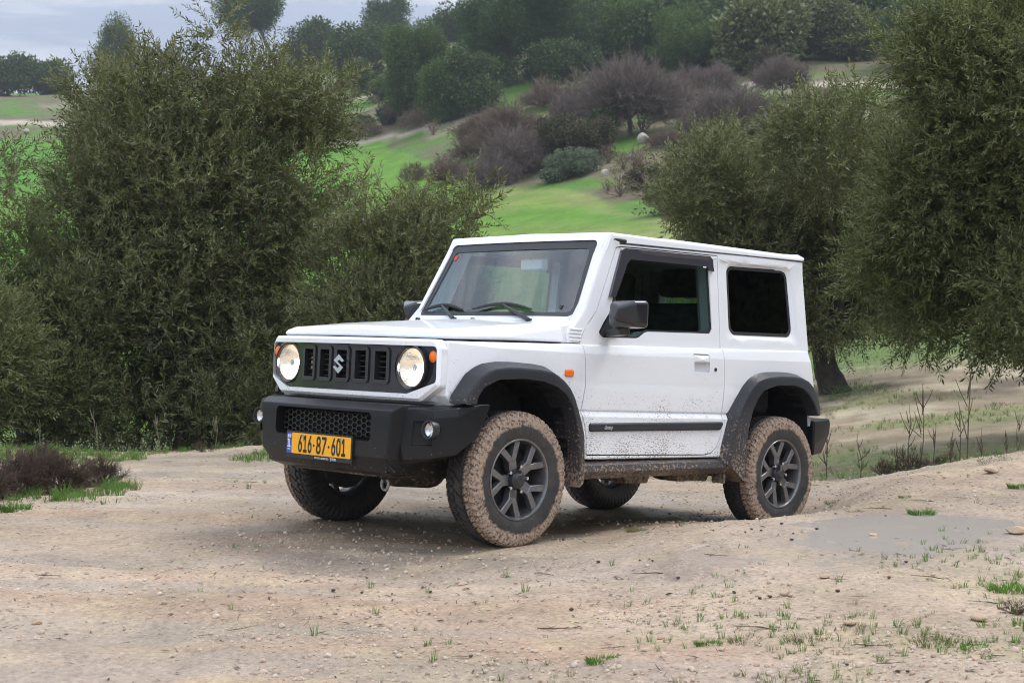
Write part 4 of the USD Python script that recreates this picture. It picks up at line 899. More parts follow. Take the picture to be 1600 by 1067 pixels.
# -- cabin
part('dashboard', rhull([(x, s * .60, z) for s in (1, -1) for x, z in [(.60, 1.09), (.42, 1.10), (.30, 1.07), (.30, .85), (.60, .8)]], .02), M['interior'])
ST = group_('steering_wheel')
a = np.linspace(0, 2 * np.pi, 33); c0 = np.array([.16, .33, 1.08]); e1 = np.array([0, 1, 0.]); e2 = np.array([.42, 0, .91])
part('wheel_rim', tube([c0 + .18 * (math.cos(t) * e1 + math.sin(t) * e2) for t in a], .015, 8, cap=False), M['interior'], ST)
part('wheel_hub', sum_([rhull([c0, c0 + .17 * (math.cos(t) * e1 + math.sin(t) * e2)], .018, 8) for t in (0, math.pi, -math.pi / 2)]) + rhull([c0, c0 + [.2, 0, -.08]], .05), M['interior'], ST)
for s in (1, -1):
    SE = group_('front_seat')
    part('cushion', rhull([(x, s * .33 + y, z) for x in (.05, -.42) for y in (-.20, .20) for z in (.70, .78)], .05), M['seat_fabric'], SE)
    part('backrest', rhull([(-.42 - .30 * (z - .8), s * .33 + y, z) for y, z in [(-.21, .80), (.21, .80), (-.18, 1.30), (.18, 1.30)]] + [(-.50 - .30 * (z - .8), s * .33 + y, z) for y, z in [(-.20, .80), (.20, .80), (-.16, 1.30), (.16, 1.30)]], .045), M['seat_fabric'], SE)
    part('headrest', rhull([(-.60, s * .33 + y, z) for y in (-.10, .10) for z in (1.42, 1.52)] + [(-.66, s * .33 + y, z) for y in (-.10, .10) for z in (1.42, 1.52)], .035), M['seat_fabric'], SE)
    for dy in (-.055, .055): part('headrest_post', tube([(-.61, s * .33 + dy, 1.32), (-.625, s * .33 + dy, 1.42)], .006, 8), M['chrome'], SE)
part('rear_seat', rhull([(-1.10, s * y, z) for s in (1, -1) for y, z in [(.50, .75), (.48, 1.18)]] + [(-1.25, s * y, z) for s in (1, -1) for y, z in [(.50, .75), (.48, 1.18)]], .05), M['seat_fabric'])
RV = group_('rear_view_mirror')
part('shell', rhull([(.315, y, z) for y in (-.07, .10) for z in (1.490, 1.535)] + [(.335, y, z) for y in (-.06, .09) for z in (1.495, 1.530)], .014), M['white_print'], RV)
part('stalk', tube([(.32, 0, 1.53), (.385, 0, 1.585)], .010, 8), M['interior'], RV)
part('overhead_console', rhull([(.33, y, 1.585) for y in (-.27, -.13)] + [(.20, y, 1.60) for y in (-.27, -.13)], .012), M['lining'])

# ------------------------------------------------------------------ vegetation
def hit(px, py, Y0=4.0, Y1=400.0):
    """where the line of sight through a surveyed point meets the ground"""
    Y = np.geomspace(Y0, Y1, 3000); p = np.stack([(px - CX) / FPX * Y, Y, CAMZ + (HORIZON - py) / FPX * Y], 1)
    g = ground_z(p[:, 0], p[:, 1]); k = np.argmax(p[:, 2] <= g)
    return np.array([p[k, 0], p[k, 1], g[k]])
def on_ground(x, y): return np.array([x, y, float(ground_z(np.array([x]), np.array([y]))[0])])

def quat_from_z(dirs, r):
    """unit quaternions (w, x, y, z) that carry +z to dirs, with a random twist"""
    d = dirs / np.linalg.norm(dirs, axis=1, keepdims=True); n = len(d)
    w = 1 + d[:, 2]; qx, qy = -d[:, 1], d[:, 0]; qn = np.stack([w, qx, qy, 0 * w], 1); bad = w < 1e-4; qn[bad] = [0, 1, 0, 0]
    qn /= np.linalg.norm(qn, axis=1, keepdims=True); t = r.uniform(0, np.pi, n); c_, s_ = np.cos(t), np.sin(t)
    a, b = qn, np.stack([c_, 0 * c_, 0 * c_, s_], 1)
    return np.stack([a[:, 0]*b[:, 0]-a[:, 3]*b[:, 3], a[:, 1]*b[:, 0]+a[:, 2]*b[:, 3], a[:, 2]*b[:, 0]-a[:, 1]*b[:, 3], a[:, 0]*b[:, 3]+a[:, 3]*b[:, 0]], 1)

def scatter(name, parent, protos, pos, quats, scl, idx=None, label=None, cat=None, kind='stuff'):
    path = numbered(f'{parent}/{name}')
    pi = UsdGeom.PointInstancer.Define(stage, path)
    rel = pi.CreatePrototypesRel()
    for k, (nm, m, mt, smooth) in enumerate(protos):
        pp = f'{path}/{nm}' + (f'_{k:03d}' if k else '')
        usdkit.mesh(stage, pp, m, mt, smooth=smooth); rel.AddTarget(pp)
    n = len(pos)
    idx = rng.integers(0, len(protos), n) if idx is None else idx
    pi.CreateProtoIndicesAttr(Vt.IntArray.FromNumpy(np.asarray(idx, np.int32)))
    pi.CreatePositionsAttr(Vt.Vec3fArray.FromNumpy(np.asarray(pos, np.float32)))
    pi.CreateOrientationsAttr(Vt.QuathArray([Gf.Quath(float(a), float(b), float(c_), float(d_)) for a, b, c_, d_ in quats]))
    scl = np.asarray(scl, float); scl = np.repeat(scl[:, None], 3, 1) if scl.ndim == 1 else scl
    pi.CreateScalesAttr(Vt.Vec3fArray.FromNumpy(scl.astype(np.float32)))
    tag(pi.GetPrim(), label, cat, None, kind)
    return path

def leaf(base, d, L, w, nrm):
    d = d / np.linalg.norm(d); s_ = np.cross(d, nrm); s_ /= max(np.linalg.norm(s_), 1e-6); up = np.cross(s_, d)
    m = base + d * L * .48
    return np.array([base, m + s_ * w / 2 + up * w * .18, base + d * L - up * L * .06, m - s_ * w / 2 + up * w * .18])
def leaves_mesh(quads_):
    q_ = np.array(quads_); n = len(q_); F = np.arange(n)[:, None] * 4 + np.array([[0, 1, 2, 0, 2, 3]])
    return trimesh.Trimesh(q_.reshape(-1, 3), F.reshape(-1, 3), process=False)
def twig(r, length=.30, pairs=11, L=.064, w=.0135, spread=.75, droop=0.0):
    qs = []; bend = r.normal(0, .18, 2)
    for k in range(pairs):
        t = (k + .6) / pairs; z = t * length; c_ = np.array([bend[0] * t * t * length, bend[1] * t * t * length, z])
        a = k * 2.4 + r.normal(0, .3)
        for h in (0, math.pi):
            d = np.array([math.cos(a + h) * spread, math.sin(a + h) * spread, .62 + r.normal(0, .22) - droop]) + r.normal(0, .12, 3)
            qs.append(leaf(c_, d, L * r.uniform(.7, 1.15), w * r.uniform(.8, 1.2), r.normal(0, 1, 3)))
    qs.append(leaf(np.array([*(bend * length), length]), np.array([bend[0], bend[1], 1.0]), L, w, r.normal(0, 1, 3)))
    a = np.array([0, 0, -.10 * length]); b = np.array([*(bend * length), length]); m = (a + b) / 2 - np.array([*(bend * length * .25), 0])
    for u in (np.array([.0022, 0, 0]), np.array([0, .0022, 0])): qs += [np.array([a - u, a + u, m + u, m - u]), np.array([m - u, m + u, b + u * .4, b - u * .4])]
    return leaves_mesh(qs)
def clump(r, n=44, size=.30, flat=1.0, w=.55, up=.25):
    qs = []
    for k in range(n):
        p = r.normal(0, 1, 3); p /= np.linalg.norm(p); p *= r.uniform(.25, 1.0) ** .5; d = p * .6 + r.normal(0, .5, 3) + [0, 0, up]; p = p * [1, 1, flat]
        qs.append(leaf(p, d, size * r.uniform(.6, 1.2), size * w * r.uniform(.7, 1.2), r.normal(0, 1, 3)))
    return leaves_mesh(qs)
def spray(r, n=7, depth=3, thick=.015):
    """a fan of thin leafless shoots, about one unit tall"""
    qs = []
    def grow(p, d, L, t, lev):
        q_ = p + d * L; s_ = np.cross(d, r.normal(0, 1, 3)); s_ /= np.linalg.norm(s_); s2 = np.cross(d, s_)
        for s0 in (s_, s2): qs.append(np.array([p - s0 * t, p + s0 * t, q_ + s0 * t * .55, q_ - s0 * t * .55]))
        if lev:
            for k in range(r.integers(2, 4)):
                dd = d + r.normal(0, .42, 3); dd /= np.linalg.norm(dd); grow(p + d * L * r.uniform(.45, 1.0), dd, L * r.uniform(.45, .75), t * .6, lev - 1)
    for k in range(n):
        d = r.normal(0, .38, 3) + [0, 0, 1]; d /= np.linalg.norm(d); grow(np.zeros(3), d, r.uniform(.40, .60), thick, depth)
    return leaves_mesh(qs)

def rough_bark(t, a, s):
    v = np.array(t.vertices); c_ = t.vertex_normals; t.vertices = v + c_ * (a * (meshkit.fbm(v * [s, s, s * .35], 4, 17)[:, None] - .5)); return t
PR = np.random.default_rng(101)
OLIVE = [twig(PR, .30, 11, .066, .0150), twig(PR, .24, 9, .062, .0150), twig(PR, .38, 13, .062, .0140, .65), twig(PR, .26, 9, .07, .016, .95)]
CLUMP = [clump(PR, 40, .42, 1, .6), clump(PR, 40, .42, 1, .6), clump(PR, 36, .48, 1, .55)]
NEEDLE = [clump(PR, 56, .46, .7, .22, .35), clump(PR, 56, .44, .8, .24, .35)]
SPRAY = [spray(PR), spray(PR), spray(PR, 6, 3, .016)]

def sample_lobes(lobes, n, r, shell=.30, gap=.40, gs=1.2, seed=3):
    """points spread through lobes (centre, radii), thicker towards their skins, with gaps"""
    ctr = np.array([l[0] for l in lobes]); rad = np.array([l[1] for l in lobes]); w = (rad[:, 0] * rad[:, 2]) ; w = w / w.sum()
    k = r.choice(len(lobes), n * 2, p=w); d = r.normal(0, 1, (n * 2, 3)); d /= np.linalg.norm(d, axis=1, keepdims=True)
    u = r.uniform(0, 1, n * 2) ** shell * r.normal(1, .07, n * 2)
    p = ctr[k] + d * rad[k] * u[:, None]
    keep = meshkit.fbm(p * gs, 3, seed) > gap
    p, d = p[keep][:n], (d / rad[k] * rad[k].mean(1, keepdims=True))[keep][:n]
    return p, d
def trunk_limbs(base, tops, r0, r, name_parent, m, fork=.35, n=9):
    """a tapered trunk that forks to limbs reaching the given points"""
    ms = []; b = np.asarray(base, float); mean = np.mean(tops, 0); f = b + (mean - b) * fork
    ms.append(tube([b - [0, 0, .25], b, b * .6 + f * .4 + r.normal(0, r0 * .3, 3), f], [r0 * 1.45, r0 * 1.2, r0 * .95, r0 * .8], n))
    for t in tops:
        mid = f * .5 + t * .5 + r.normal(0, .10, 3) * np.linalg.norm(t - f); ms.append(tube([b * .3 + f * .7, f, mid, t], [r0 * .7, r0 * .5, r0 * .32, r0 * .10], 7))
    tk = cat_(ms)
    if r0 > .1:
        for _ in range(2): tk = tk.subdivide()
        tk = rough_bark(trimesh.Trimesh(tk.vertices, tk.faces), r0 * .55, 5.5)
    obj('trunk', tk, m, name_parent, smooth=True)

def near_tree(name, label, cat, lobes_px, Y, base, n, leafm, bark, tr=.16, seed=1, scale=1.0, up=.45, depth=.9, bare=40):
    r = np.random.default_rng(seed); T_ = thing(name, label, cat, loc=base)
    lobes = []
    for (px, py, rx, ry) in lobes_px:
        rx, ry = max(rx - 17, rx * .55), max(ry - 17, ry * .55); c_ = wpt(px, py, Y) + [0, r.normal(0, depth * .5), 0]; k = Y / FPX
        lobes.append((c_ - base, np.array([rx * k, max(rx, ry) * k * .9, ry * k])))
    p, d = sample_lobes(lobes, n, r, gap=.38, gs=1.5, seed=seed)
    g = ground_z(p[:, 0] + base[0], p[:, 1] + base[1], False) - base[2]; ok = p[:, 2] > g + .05; p, d = p[ok], d[ok]
    dirs = d * .75 + np.array([0, 0, up]) + r.normal(0, .42, d.shape)
    scatter('crown', T_, [('twig', m, leafm, False) for m in OLIVE], p, quat_from_z(dirs, r), scale * r.uniform(.75, 1.3, len(p)))
    tops = [l[0] * np.array([.85, .85, .74]) for l in lobes if l[0][2] > .4][:9]
    trunk_limbs(np.zeros(3), tops, tr, r, T_, bark)
    # thin bare shoots between the leaves
    if bare:
        j = r.choice(len(p), bare); ms = []
        for q_, dd in zip(p[j], dirs[j]):
            dd = dd / np.linalg.norm(dd) + r.normal(0, .35, 3); L = r.uniform(.15, .42); ms.append(tube([q_ - dd * L * .8, q_ - dd * L * .3 + r.normal(0, .02, 3), q_ + dd * L * .2], [.006, .0045, .002], 5))
        obj('bare_shoots', cat_(ms), M['bark_pale'], T_, smooth=True, kind='stuff')
    return T_

near_tree('olive_tree', 'large bushy grey-green olive tree filling the left side behind the track edge', 'olive tree',
    [(300, 330, 185, 170), (160, 210, 95, 90), (118, 125, 48, 58), (270, 165, 110, 70), (400, 155, 80, 80), (348, 66, 22, 55), (470, 190, 78, 85), (480, 320, 78, 110), (130, 330, 95, 120), (55, 285, 48, 50), (300, 510, 250, 150), (430, 570, 170, 120), (150, 570, 170, 120), (230, 125, 60, 50), (520, 150, 35, 50), (300, 640, 260, 60), (330, 420, 200, 130), (210, 470, 180, 110), (240, 260, 150, 110), (420, 240, 110, 110), (200, 650, 120, 60), (420, 650, 130, 60), (310, 660, 100, 50)],
    18.0, gpt(300, 18.0), 13000, M['olive_leaf'], M['bark'], .22, 11, 1.05, .45, 1.2, 90)
near_tree('olive_tree', 'lower spreading olive bush with upright shoots just left of the windscreen', 'olive tree',
    [(625, 395, 85, 75), (700, 350, 58, 48), (640, 330, 42, 35), (560, 450, 110, 110), (670, 470, 90, 110), (742, 325, 32, 32), (600, 570, 130, 110), (580, 330, 40, 50), (700, 560, 90, 110), (640, 650, 120, 50), (610, 500, 120, 100)],
    16.8, gpt(610, 16.8), 5200, M['olive_leaf'], M['bark'], .12, 12, .95, .62, .7, 40)
near_tree('olive_tree', 'thin low olive bush at the left edge in front of the green field', 'olive tree',
    [(25, 440, 60, 90), (15, 565, 95, 120), (95, 510, 80, 90), (70, 610, 110, 70), (-60, 480, 70, 130), (30, 350, 32, 38)],
    16.9, gpt(30, 16.9), 4200, M['olive_leaf_dark'], M['bark'], .10, 13, .95, .5, .6, 30)
near_tree('olive_tree', 'olive tree with a stout dark trunk standing right behind the car', 'olive tree',
    [(1180, 330, 140, 105), (1100, 290, 85, 65), (1062, 340, 48, 45), (1250, 260, 110, 85), (1325, 330, 120, 120), (1215, 425, 120, 80), (1335, 440, 85, 62), (1130, 235, 55, 42), (1400, 300, 100, 110), (1160, 420, 90, 90), (1270, 480, 60, 40), (1290, 500, 60, 45), (1355, 488, 55, 42), (1395, 430, 80, 85), (1440, 230, 90, 90), (1420, 360, 100, 100), (1300, 465, 90, 65), (1430, 480, 60, 50)],
    24.5, gpt(1308, 24.5), 11000, M['olive_leaf'], M['bark_dark'], .22, 14, 1.25, .35, 1.4, 50)
OLV = near_tree('olive_tree', 'big dark olive tree whose branches overhang the upper right corner', 'olive tree',
    [(1560, 150, 170, 150), (1455, 115, 80, 95), (1400, 60, 42, 45), (1500, 300, 140, 130), (1620, 330, 160, 150), (1480, 415, 105, 85), (1590, 450, 120, 85), (1700, 100, 200, 210), (1425, 330, 80, 110), (1385, 130, 34, 36), (1700, 400, 130, 130), (1640, 510, 70, 35), (1440, 475, 62, 55), (1540, 505, 85, 46), (1400, 410, 70, 90), (1490, 515, 70, 42), (1610, 540, 80, 40)],
    15.6, on_ground((1720 - CX) / FPX * 15.6, 15.6), 13000, M['olive_leaf_dark'], M['bark'], .24, 15, 1.0, .25, 1.2, 120)

# the grove goes on to the right of the track: these trees stand in the car's side windows
for i, (gx, gy, a, s_, lb) in enumerate([(8.6, 8.2, .5, .95, 'olive tree of the grove right of the track and nearest to it'), (11.5, 11.5, 2.2, 1.1, 'olive tree of the grove right of the track behind the nearest one'), (11.0, 4.6, 4.0, 1.0, 'olive tree of the grove right of the track beside the camera'), (15.5, 8.0, 5.2, 1.2, 'olive tree of the grove farthest right of the track')]):
    copy_of(OLV, 'olive_tree', lb, 'olive tree', on_ground(gx, gy), a, s_)

def far_tree(name, label, cat, px, top, bottom, wpx, Y, kind, seed, trunk=None, n=None, lean=0.0, bark='bark', lobes=22, group=None):
    r = np.random.default_rng(seed); k = Y / FPX; x = (px - CX) * k
    base = on_ground(x, Y); zt, zb = wpt(px, top, Y)[2], wpt(px, bottom, Y)[2]
    if trunk is not None: base = on_ground((trunk - CX) * k, Y)
    zb = base[2] + .15 if kind in ('oak', 'brown', 'sage', 'olive') or trunk is None else max(zb, base[2] + .1); zt = max(zt, zb + .6 * wpx * k * .4); h, w = zt - zb, wpx * k
    T_ = thing(name, label, cat, loc=base, group=group)
    c0 = np.array([x - base[0], 0, (zt + zb) / 2 - base[2]]); L_ = [(c0, np.array([w * .28, w * .28, h * .32]))]
    for i in range(lobes):
        a, e = r.uniform(0, 2 * np.pi), r.uniform(-.9, .95); rr = math.sqrt(max(0, 1 - e * e * .8)); s_ = r.uniform(.12, .23)
        L_.append((c0 + np.array([math.cos(a) * w * .36 * rr, math.sin(a) * w * .36 * rr, e * h * .38]), np.array([w * s_, w * s_, h * s_ * .8])))
    protos, m, csz, flat = {'pine': (NEEDLE, 'pine_needle', 12, .8), 'palepine': (NEEDLE, 'pine_pale', 12, .8), 'oak': (CLUMP, 'oak_leaf', 11.0, 1), 'brown': (CLUMP, 'brown_leaf', 10, 1), 'sage': (CLUMP, 'sage_leaf', 6.5, 1), 'olive': (CLUMP, 'olive_leaf', 7, 1)}[kind]
    size = max(csz * k, .10)
    n = n or int(np.clip(7.0 * wpx * (h / k) / (csz * csz), 120, 3200))
    p, d = sample_lobes(L_, n, r, shell=.14, gap=.28, gs=.8 / max(size * 2.5, .3), seed=seed)
    ok = p[:, 2] > .05; p, d = p[ok], d[ok]
    dirs = d * .7 + [0, 0, .6] + r.normal(0, .4, d.shape)
    scatter('crown', T_, [('leaf_clump', mm, M[m], False) for mm in protos], p, quat_from_z(dirs, r), size * r.uniform(.7, 1.4, len(p)))
    tops = [l[0] for l in L_[1:5]] + [c0 + [0, 0, h * .3]]
    trunk_limbs(np.zeros(3), tops, max(.035 * w, .04), r, T_, M[bark], .45 if trunk is None else .6, 7)
    return T_
FT = [
 ('pine_tree', 'tall dark pine with a leaning bare trunk on the mid slope', 815, -40, 150, 190, 150, 'pine', 768),
 ('pine_tree', 'round-topped bright green pine left of the tall dark pine', 648, 30, 120, 95, 147, 'palepine', None),
 ('pine_tree', 'narrow light green pine trailing down in front of the bright green pine', 690, 85, 195, 62, 140, 'palepine', None),
 ('pine_tree', 'spreading umbrella pine on the skyline above the left olive tree', 392, -25, 52, 95, 235, 'pine', 440),
 ('pine_tree', 'pale slender pine on the skyline between the rounded trees', 605, -5, 75, 66, 262, 'pine', None),
 ('pine_tree', 'small hazy pine poking above the left olive tree against the sky', 180, 30, 105, 62, 250, 'pine', None),
 ('oak_tree', 'rounded evergreen tree on the skyline right of the umbrella pine', 482, 42, 112, 82, 235, 'oak', None),
 ('oak_tree', 'dark rounded tree on the left skyline at the picture edge', 14, 85, 152, 80, 232, 'oak', None),
 ('oak_tree', 'small olive-green tree on the left skyline right of the dark rounded tree', 78, 95, 150, 60, 238, 'oak', None),
 ('oak_tree', 'bluish dense tree below the skyline at the right end of the left olive crown', 560, 42, 142, 92, 200, 'oak', None),
 ('oak_tree', 'dark low evergreen between the two left pines', 735, 82, 165, 86, 139, 'oak', None),
 ('oak_tree', 'broad dark evergreen under the right side of the tall dark pine', 880, 70, 152, 110, 146, 'oak', None),
 ('oak_tree', 'dome-shaped evergreen right of the tall pine on the slope', 945, 58, 118, 78, 150, 'oak', None),
 ('oak_tree', 'large rounded fresh green tree on the slope above the roof', 1092, 20, 118, 145, 138, 'palepine', None),
 ('oak_tree', 'olive-green tree left of the large rounded fresh green tree', 1010, 28, 95, 84, 160, 'oak', None),
 ('oak_tree', 'brownish dark tree right of the large rounded green tree', 1238, 10, 98, 92, 142, 'brown', None),
 ('oak_tree', 'wide dark tree shading the bank above the pale far path', 1335, -40, 90, 150, 146, 'oak', None),
 ('oak_tree', 'dark tree high on the slope beside the overhanging olive', 1445, -60, 85, 140, 150, 'oak', None),
 ('oak_tree', 'hazy tree on the high skyline left of the large green tree', 1000, -30, 50, 90, 235, 'oak', None),
 ('oak_tree', 'hazy round tree on the high skyline above the large green tree', 1080, -45, 40, 95, 240, 'oak', None),
 ('oak_tree', 'hazy tree on the high slope between the round tree and brownish tree', 1170, -40, 45, 90, 215, 'oak', None),
 ('oak_tree', 'grey-green tree on the skyline left of the tall dark pine', 712, 18, 80, 70, 222, 'oak', None),
 ('oak_tree', 'dark bush-like tree at the foot of the skyline pines', 560, 98, 150, 50, 178, 'oak', None),
 ('oak_tree', 'low dark tree right of the tall pine on the upper slope', 930, 0, 60, 76, 220, 'oak', None),
 ('evergreen_bush', 'dark arching evergreen bush above the pale sage bush', 898, 185, 262, 112, 97, 'brown', None),
 ('sage_bush', 'pale grey-green sage bush at the edge of the near field', 898, 238, 296, 84, 92, 'sage', None),
 ('sage_bush', 'small pale bush beside the sage bush at the field edge', 862, 268, 292, 30, 91, 'sage', None),
 ('evergreen_bush', 'small round dark bush on the green terrace at the left', 612, 170, 190, 26, 152, 'oak', None),
 ('evergreen_bush', 'little dark bush beside the small round bush on the terrace', 568, 192, 202, 24, 150, 'oak', None),
 ('evergreen_bush', 'grey-green bush on the terrace below the skyline trees', 603, 128, 160, 42, 168, 'oak', None),
 ('evergreen_bush', 'small dark bush tucked beside the bare spreading tree', 940, 175, 205, 28, 103, 'oak', None),
 ('evergreen_bush', 'olive-green bush at the left foot of the slope near the field', 1048, 290, 345, 70, 72, 'olive', None),
 ('evergreen_bush', 'dull green bush on the slope right of the pale rock', 1010, 270, 310, 60, 84, 'brown', None),
 ('evergreen_bush', 'brownish bush left of the pale path high on the slope', 1195, 85, 118, 50, 128, 'brown', None),
]
for i, (nm, lb, px, tp, bt, w, Y, kd, tr) in enumerate(FT):
    far_tree(nm, lb, 'pine' if nm == 'pine_tree' else 'bush' if 'bush' in nm else 'tree', px, tp, bt, w, Y, kd, 300 + i, tr)

def bare_shrub(name, label, cat, px, top, bottom, wpx, Y, mtl, seed, n=60, trunk=False, blossom=0, base=None, group=None, hscale=1.0):
    r = np.random.default_rng(seed); k = Y / FPX
    base = on_ground((px - CX) * k, Y) if base is None else base
    H = max(wpt(px, top, Y)[2] - base[2], .35 * wpx * k); W_ = wpx * k
    T_ = thing(name, label, cat, loc=base, group=group)
    z0 = .28 * H if trunk else 0.0
    n = int(n * (1.7 if 'dead' not in name else 1.3)); p = r.normal(0, 1, (n, 3)); p /= np.linalg.norm(p, axis=1, keepdims=True); p[:, 2] = np.abs(p[:, 2]); u = r.uniform(.1, 1, n) ** .6
    d = p * np.array([.8, .8, 1]) + [0, 0, .25]
    pos = np.c_[p[:, :2] * W_ * .34 * u[:, None], z0 + p[:, 2] * (H - z0) * .48 * u]
    scl = (H * .55) * r.uniform(.6, 1.1, n) * hscale
    scatter('branches', T_, [('twig_spray', m_, M[mtl], False) for m_ in SPRAY], pos, quat_from_z(d, r), scl)
    tops = [pos[i] for i in r.choice(n, 5)]
    trunk_limbs(np.zeros(3), tops, max(.028 * W_, .02), r, T_, M['bark' if trunk else mtl], .5 if trunk else .2, 6)
    if blossom:
        q_ = np.c_[r.normal(0, .30 * W_, blossom), r.normal(0, .25 * W_, blossom), z0 + r.uniform(.25, .9, blossom) * H]
        scatter('blossom', T_, [('petals', clump(r, 8, .5), M['blossom'], False)], q_, quat_from_z(r.normal(0, 1, (blossom, 3)), r), np.full(blossom, .085))
    return T_
for i, (nm, lb, px, tp, bt, w, Y, mt_, n, tr, bl) in enumerate([
 ('bare_shrub', 'grey-brown leafless shrub below the tall dark pine', 760, 165, 262, 110, 118, 'bare_twig', 90, False, 0),
 ('bare_shrub', 'wide leafless thicket right of the tall dark pine trunk', 858, 125, 205, 120, 128, 'bare_twig', 90, False, 0),
 ('bare_shrub', 'tall twiggy grey shrub at the field edge left of the dark arching bush', 815, 185, 292, 125, 98, 'bare_twig_grey', 110, False, 0),
 ('bare_tree', 'bare spreading tree with a dark trunk above the pale rock', 985, 98, 212, 150, 105, 'bare_twig_grey', 90, True, 0),
 ('bare_shrub', 'brown leafless thicket right of the bare spreading tree', 1062, 120, 215, 110, 112, 'bare_twig', 90, False, 0),
 ('bare_shrub', 'purplish leafless thicket with scattered pale blossom', 1140, 118, 222, 150, 98, 'bare_twig_grey', 130, False, 90),
 ('bare_tree', 'small dark bare tree beside the pale far path', 1222, 90, 165, 85, 112, 'bare_twig_grey', 60, True, 0),
 ('bare_shrub', 'low reddish-brown shrub on the spur left of the grey shrub', 700, 238, 288, 84, 103, 'bare_twig', 60, False, 0),
 ('bare_shrub', 'small brown shrub at the left tip of the spur', 648, 250, 285, 56, 108, 'bare_twig', 40, False, 0),
 ('bare_shrub', 'brown twiggy shrub on the spur above the left tip', 735, 205, 262, 70, 112, 'bare_twig', 50, False, 0),
 ('bare_shrub', 'thin leafless shrub in front of the bright green pine', 622, 150, 190, 34, 150, 'bare_twig', 26, True, 0),
 ('bare_shrub', 'grey-brown thicket filling the slope left of the bare spreading tree', 918, 120, 190, 130, 112, 'bare_twig_grey', 100, False, 0),
 ('bare_shrub', 'reddish leafless thicket above the tall twiggy grey shrub', 800, 150, 230, 110, 110, 'bare_twig', 90, False, 0),
 ('bare_shrub', 'leafless brush between the grey thickets below the dome-shaped tree', 960, 95, 150, 110, 126, 'bare_twig', 80, False, 0),
 ('bare_shrub', 'purple-grey brush behind the blossoming thicket', 1100, 92, 170, 130, 120, 'bare_twig_grey', 100, False, 0),
 ('bare_shrub', 'low brown brush to the right of the pale grey boulder', 1045, 195, 245, 90, 97, 'bare_twig', 60, False, 0),
 ('bare_shrub', 'brown brush right of the blossoming thicket near the far path', 1195, 150, 225, 90, 100, 'bare_twig', 70, False, 0),
 ('bare_shrub', 'greyish brush at the foot of the tall twiggy grey shrub', 770, 225, 295, 90, 96, 'bare_twig_grey', 70, False, 0),
 ('bare_shrub', 'rusty brush along the bank below the green terrace', 660, 196, 226, 100, 143, 'bare_twig', 50, False, 0),
 ('bare_shrub', 'rusty brush along the left part of the bank below the terrace', 570, 200, 226, 90, 147, 'bare_twig', 50, False, 0),
 ('bare_shrub', 'faint twiggy shrub on the bank beside the far path', 1300, 128, 172, 60, 104, 'bare_twig', 30, False, 0),
]): bare_shrub(nm, lb, 'bare tree' if nm == 'bare_tree' else 'shrub', px, tp, bt, w, Y, mt_, 500 + i, n, tr, bl)

# low scrub scattered over the hillside: one of each kind, then copies
def scrub_spots(n, seed, lo=1.02, hi=1.9):
    r = np.random.default_rng(seed); out = []
    while len(out) < n:
        px = r.uniform(520, 1420); yb = np.interp(px, FIELD_B[:, 0], FIELD_B[:, 1]); Y = yb * r.uniform(lo, hi)
        py = HORIZON - (gpt(px, Y)[2] - CAMZ) / Y * FPX
        if py > 0 and (px > 700 or py < 222) and min(polydist(np.array([(px - CX) / FPX * Y]), np.array([Y]), p_)[0] for p_, _ in PATHS) > 3.0: out.append((px, Y, r.uniform(.7, 2.1), r.uniform(0, 6.28)))
    return out
for kind, lb, grp, m_, proto, seed, n in [('scrub', 'low dull green scrub clump on the hillside slope', 'green scrub clumps on the hillside', 'oak_leaf', clump(PR, 300, .11, .6), 71, 80),
                                   ('dry_scrub', 'low brown dry scrub clump on the hillside slope', 'brown scrub clumps on the hillside', 'bare_twig', spray(PR, 16, 2, .018), 72, 90)]:
    first = None
    for (px, Y, s_, a) in scrub_spots(n, seed):
        g = gpt(px, Y)
        if first is None:
            first = thing(kind, lb, 'scrub', g, a, grp, scale=s_); obj('foliage', proto, M[m_], first, smooth=False)
        else: copy_of(first, kind, lb, 'scrub', g, a, s_, grp)

# evergreen trees that clothe the upper slope: four kinds, then copies
def slope_trees(n, seed):
    r = np.random.default_rng(seed); out = []
    while len(out) < n:
        px = r.uniform(850, 1500); yb = np.interp(px, FIELD_B[:, 0], FIELD_B[:, 1]); Y = yb * r.uniform(1.62, 3.4)
        if Y > 300: continue
        g = gpt(px, Y); py = HORIZON - (g[2] - CAMZ) / Y * FPX
        if py > 118 or py < -70: continue
        if min(polydist(np.array([(px - CX) / FPX * Y]), np.array([Y]), p_)[0] for p_, _ in PATHS) < 6 or (1230 < px < 1420 and Y < 135): continue
        out.append((g, r.uniform(.75, 1.45), r.uniform(0, 6.28)))
    return out
KINDS = [('evergreen_tree', 'dense dark evergreen tree on the upper slope', 'dark evergreen trees on the upper slope', 'oak_leaf', 81, 22), ('grey_green_tree', 'grey-green rounded tree on the upper slope', 'grey-green trees on the upper slope', 'olive_leaf_dark', 82, 14), ('bright_pine', 'lighter green bushy pine on the upper slope', 'lighter green pines on the upper slope', 'pine_pale', 83, 10)]
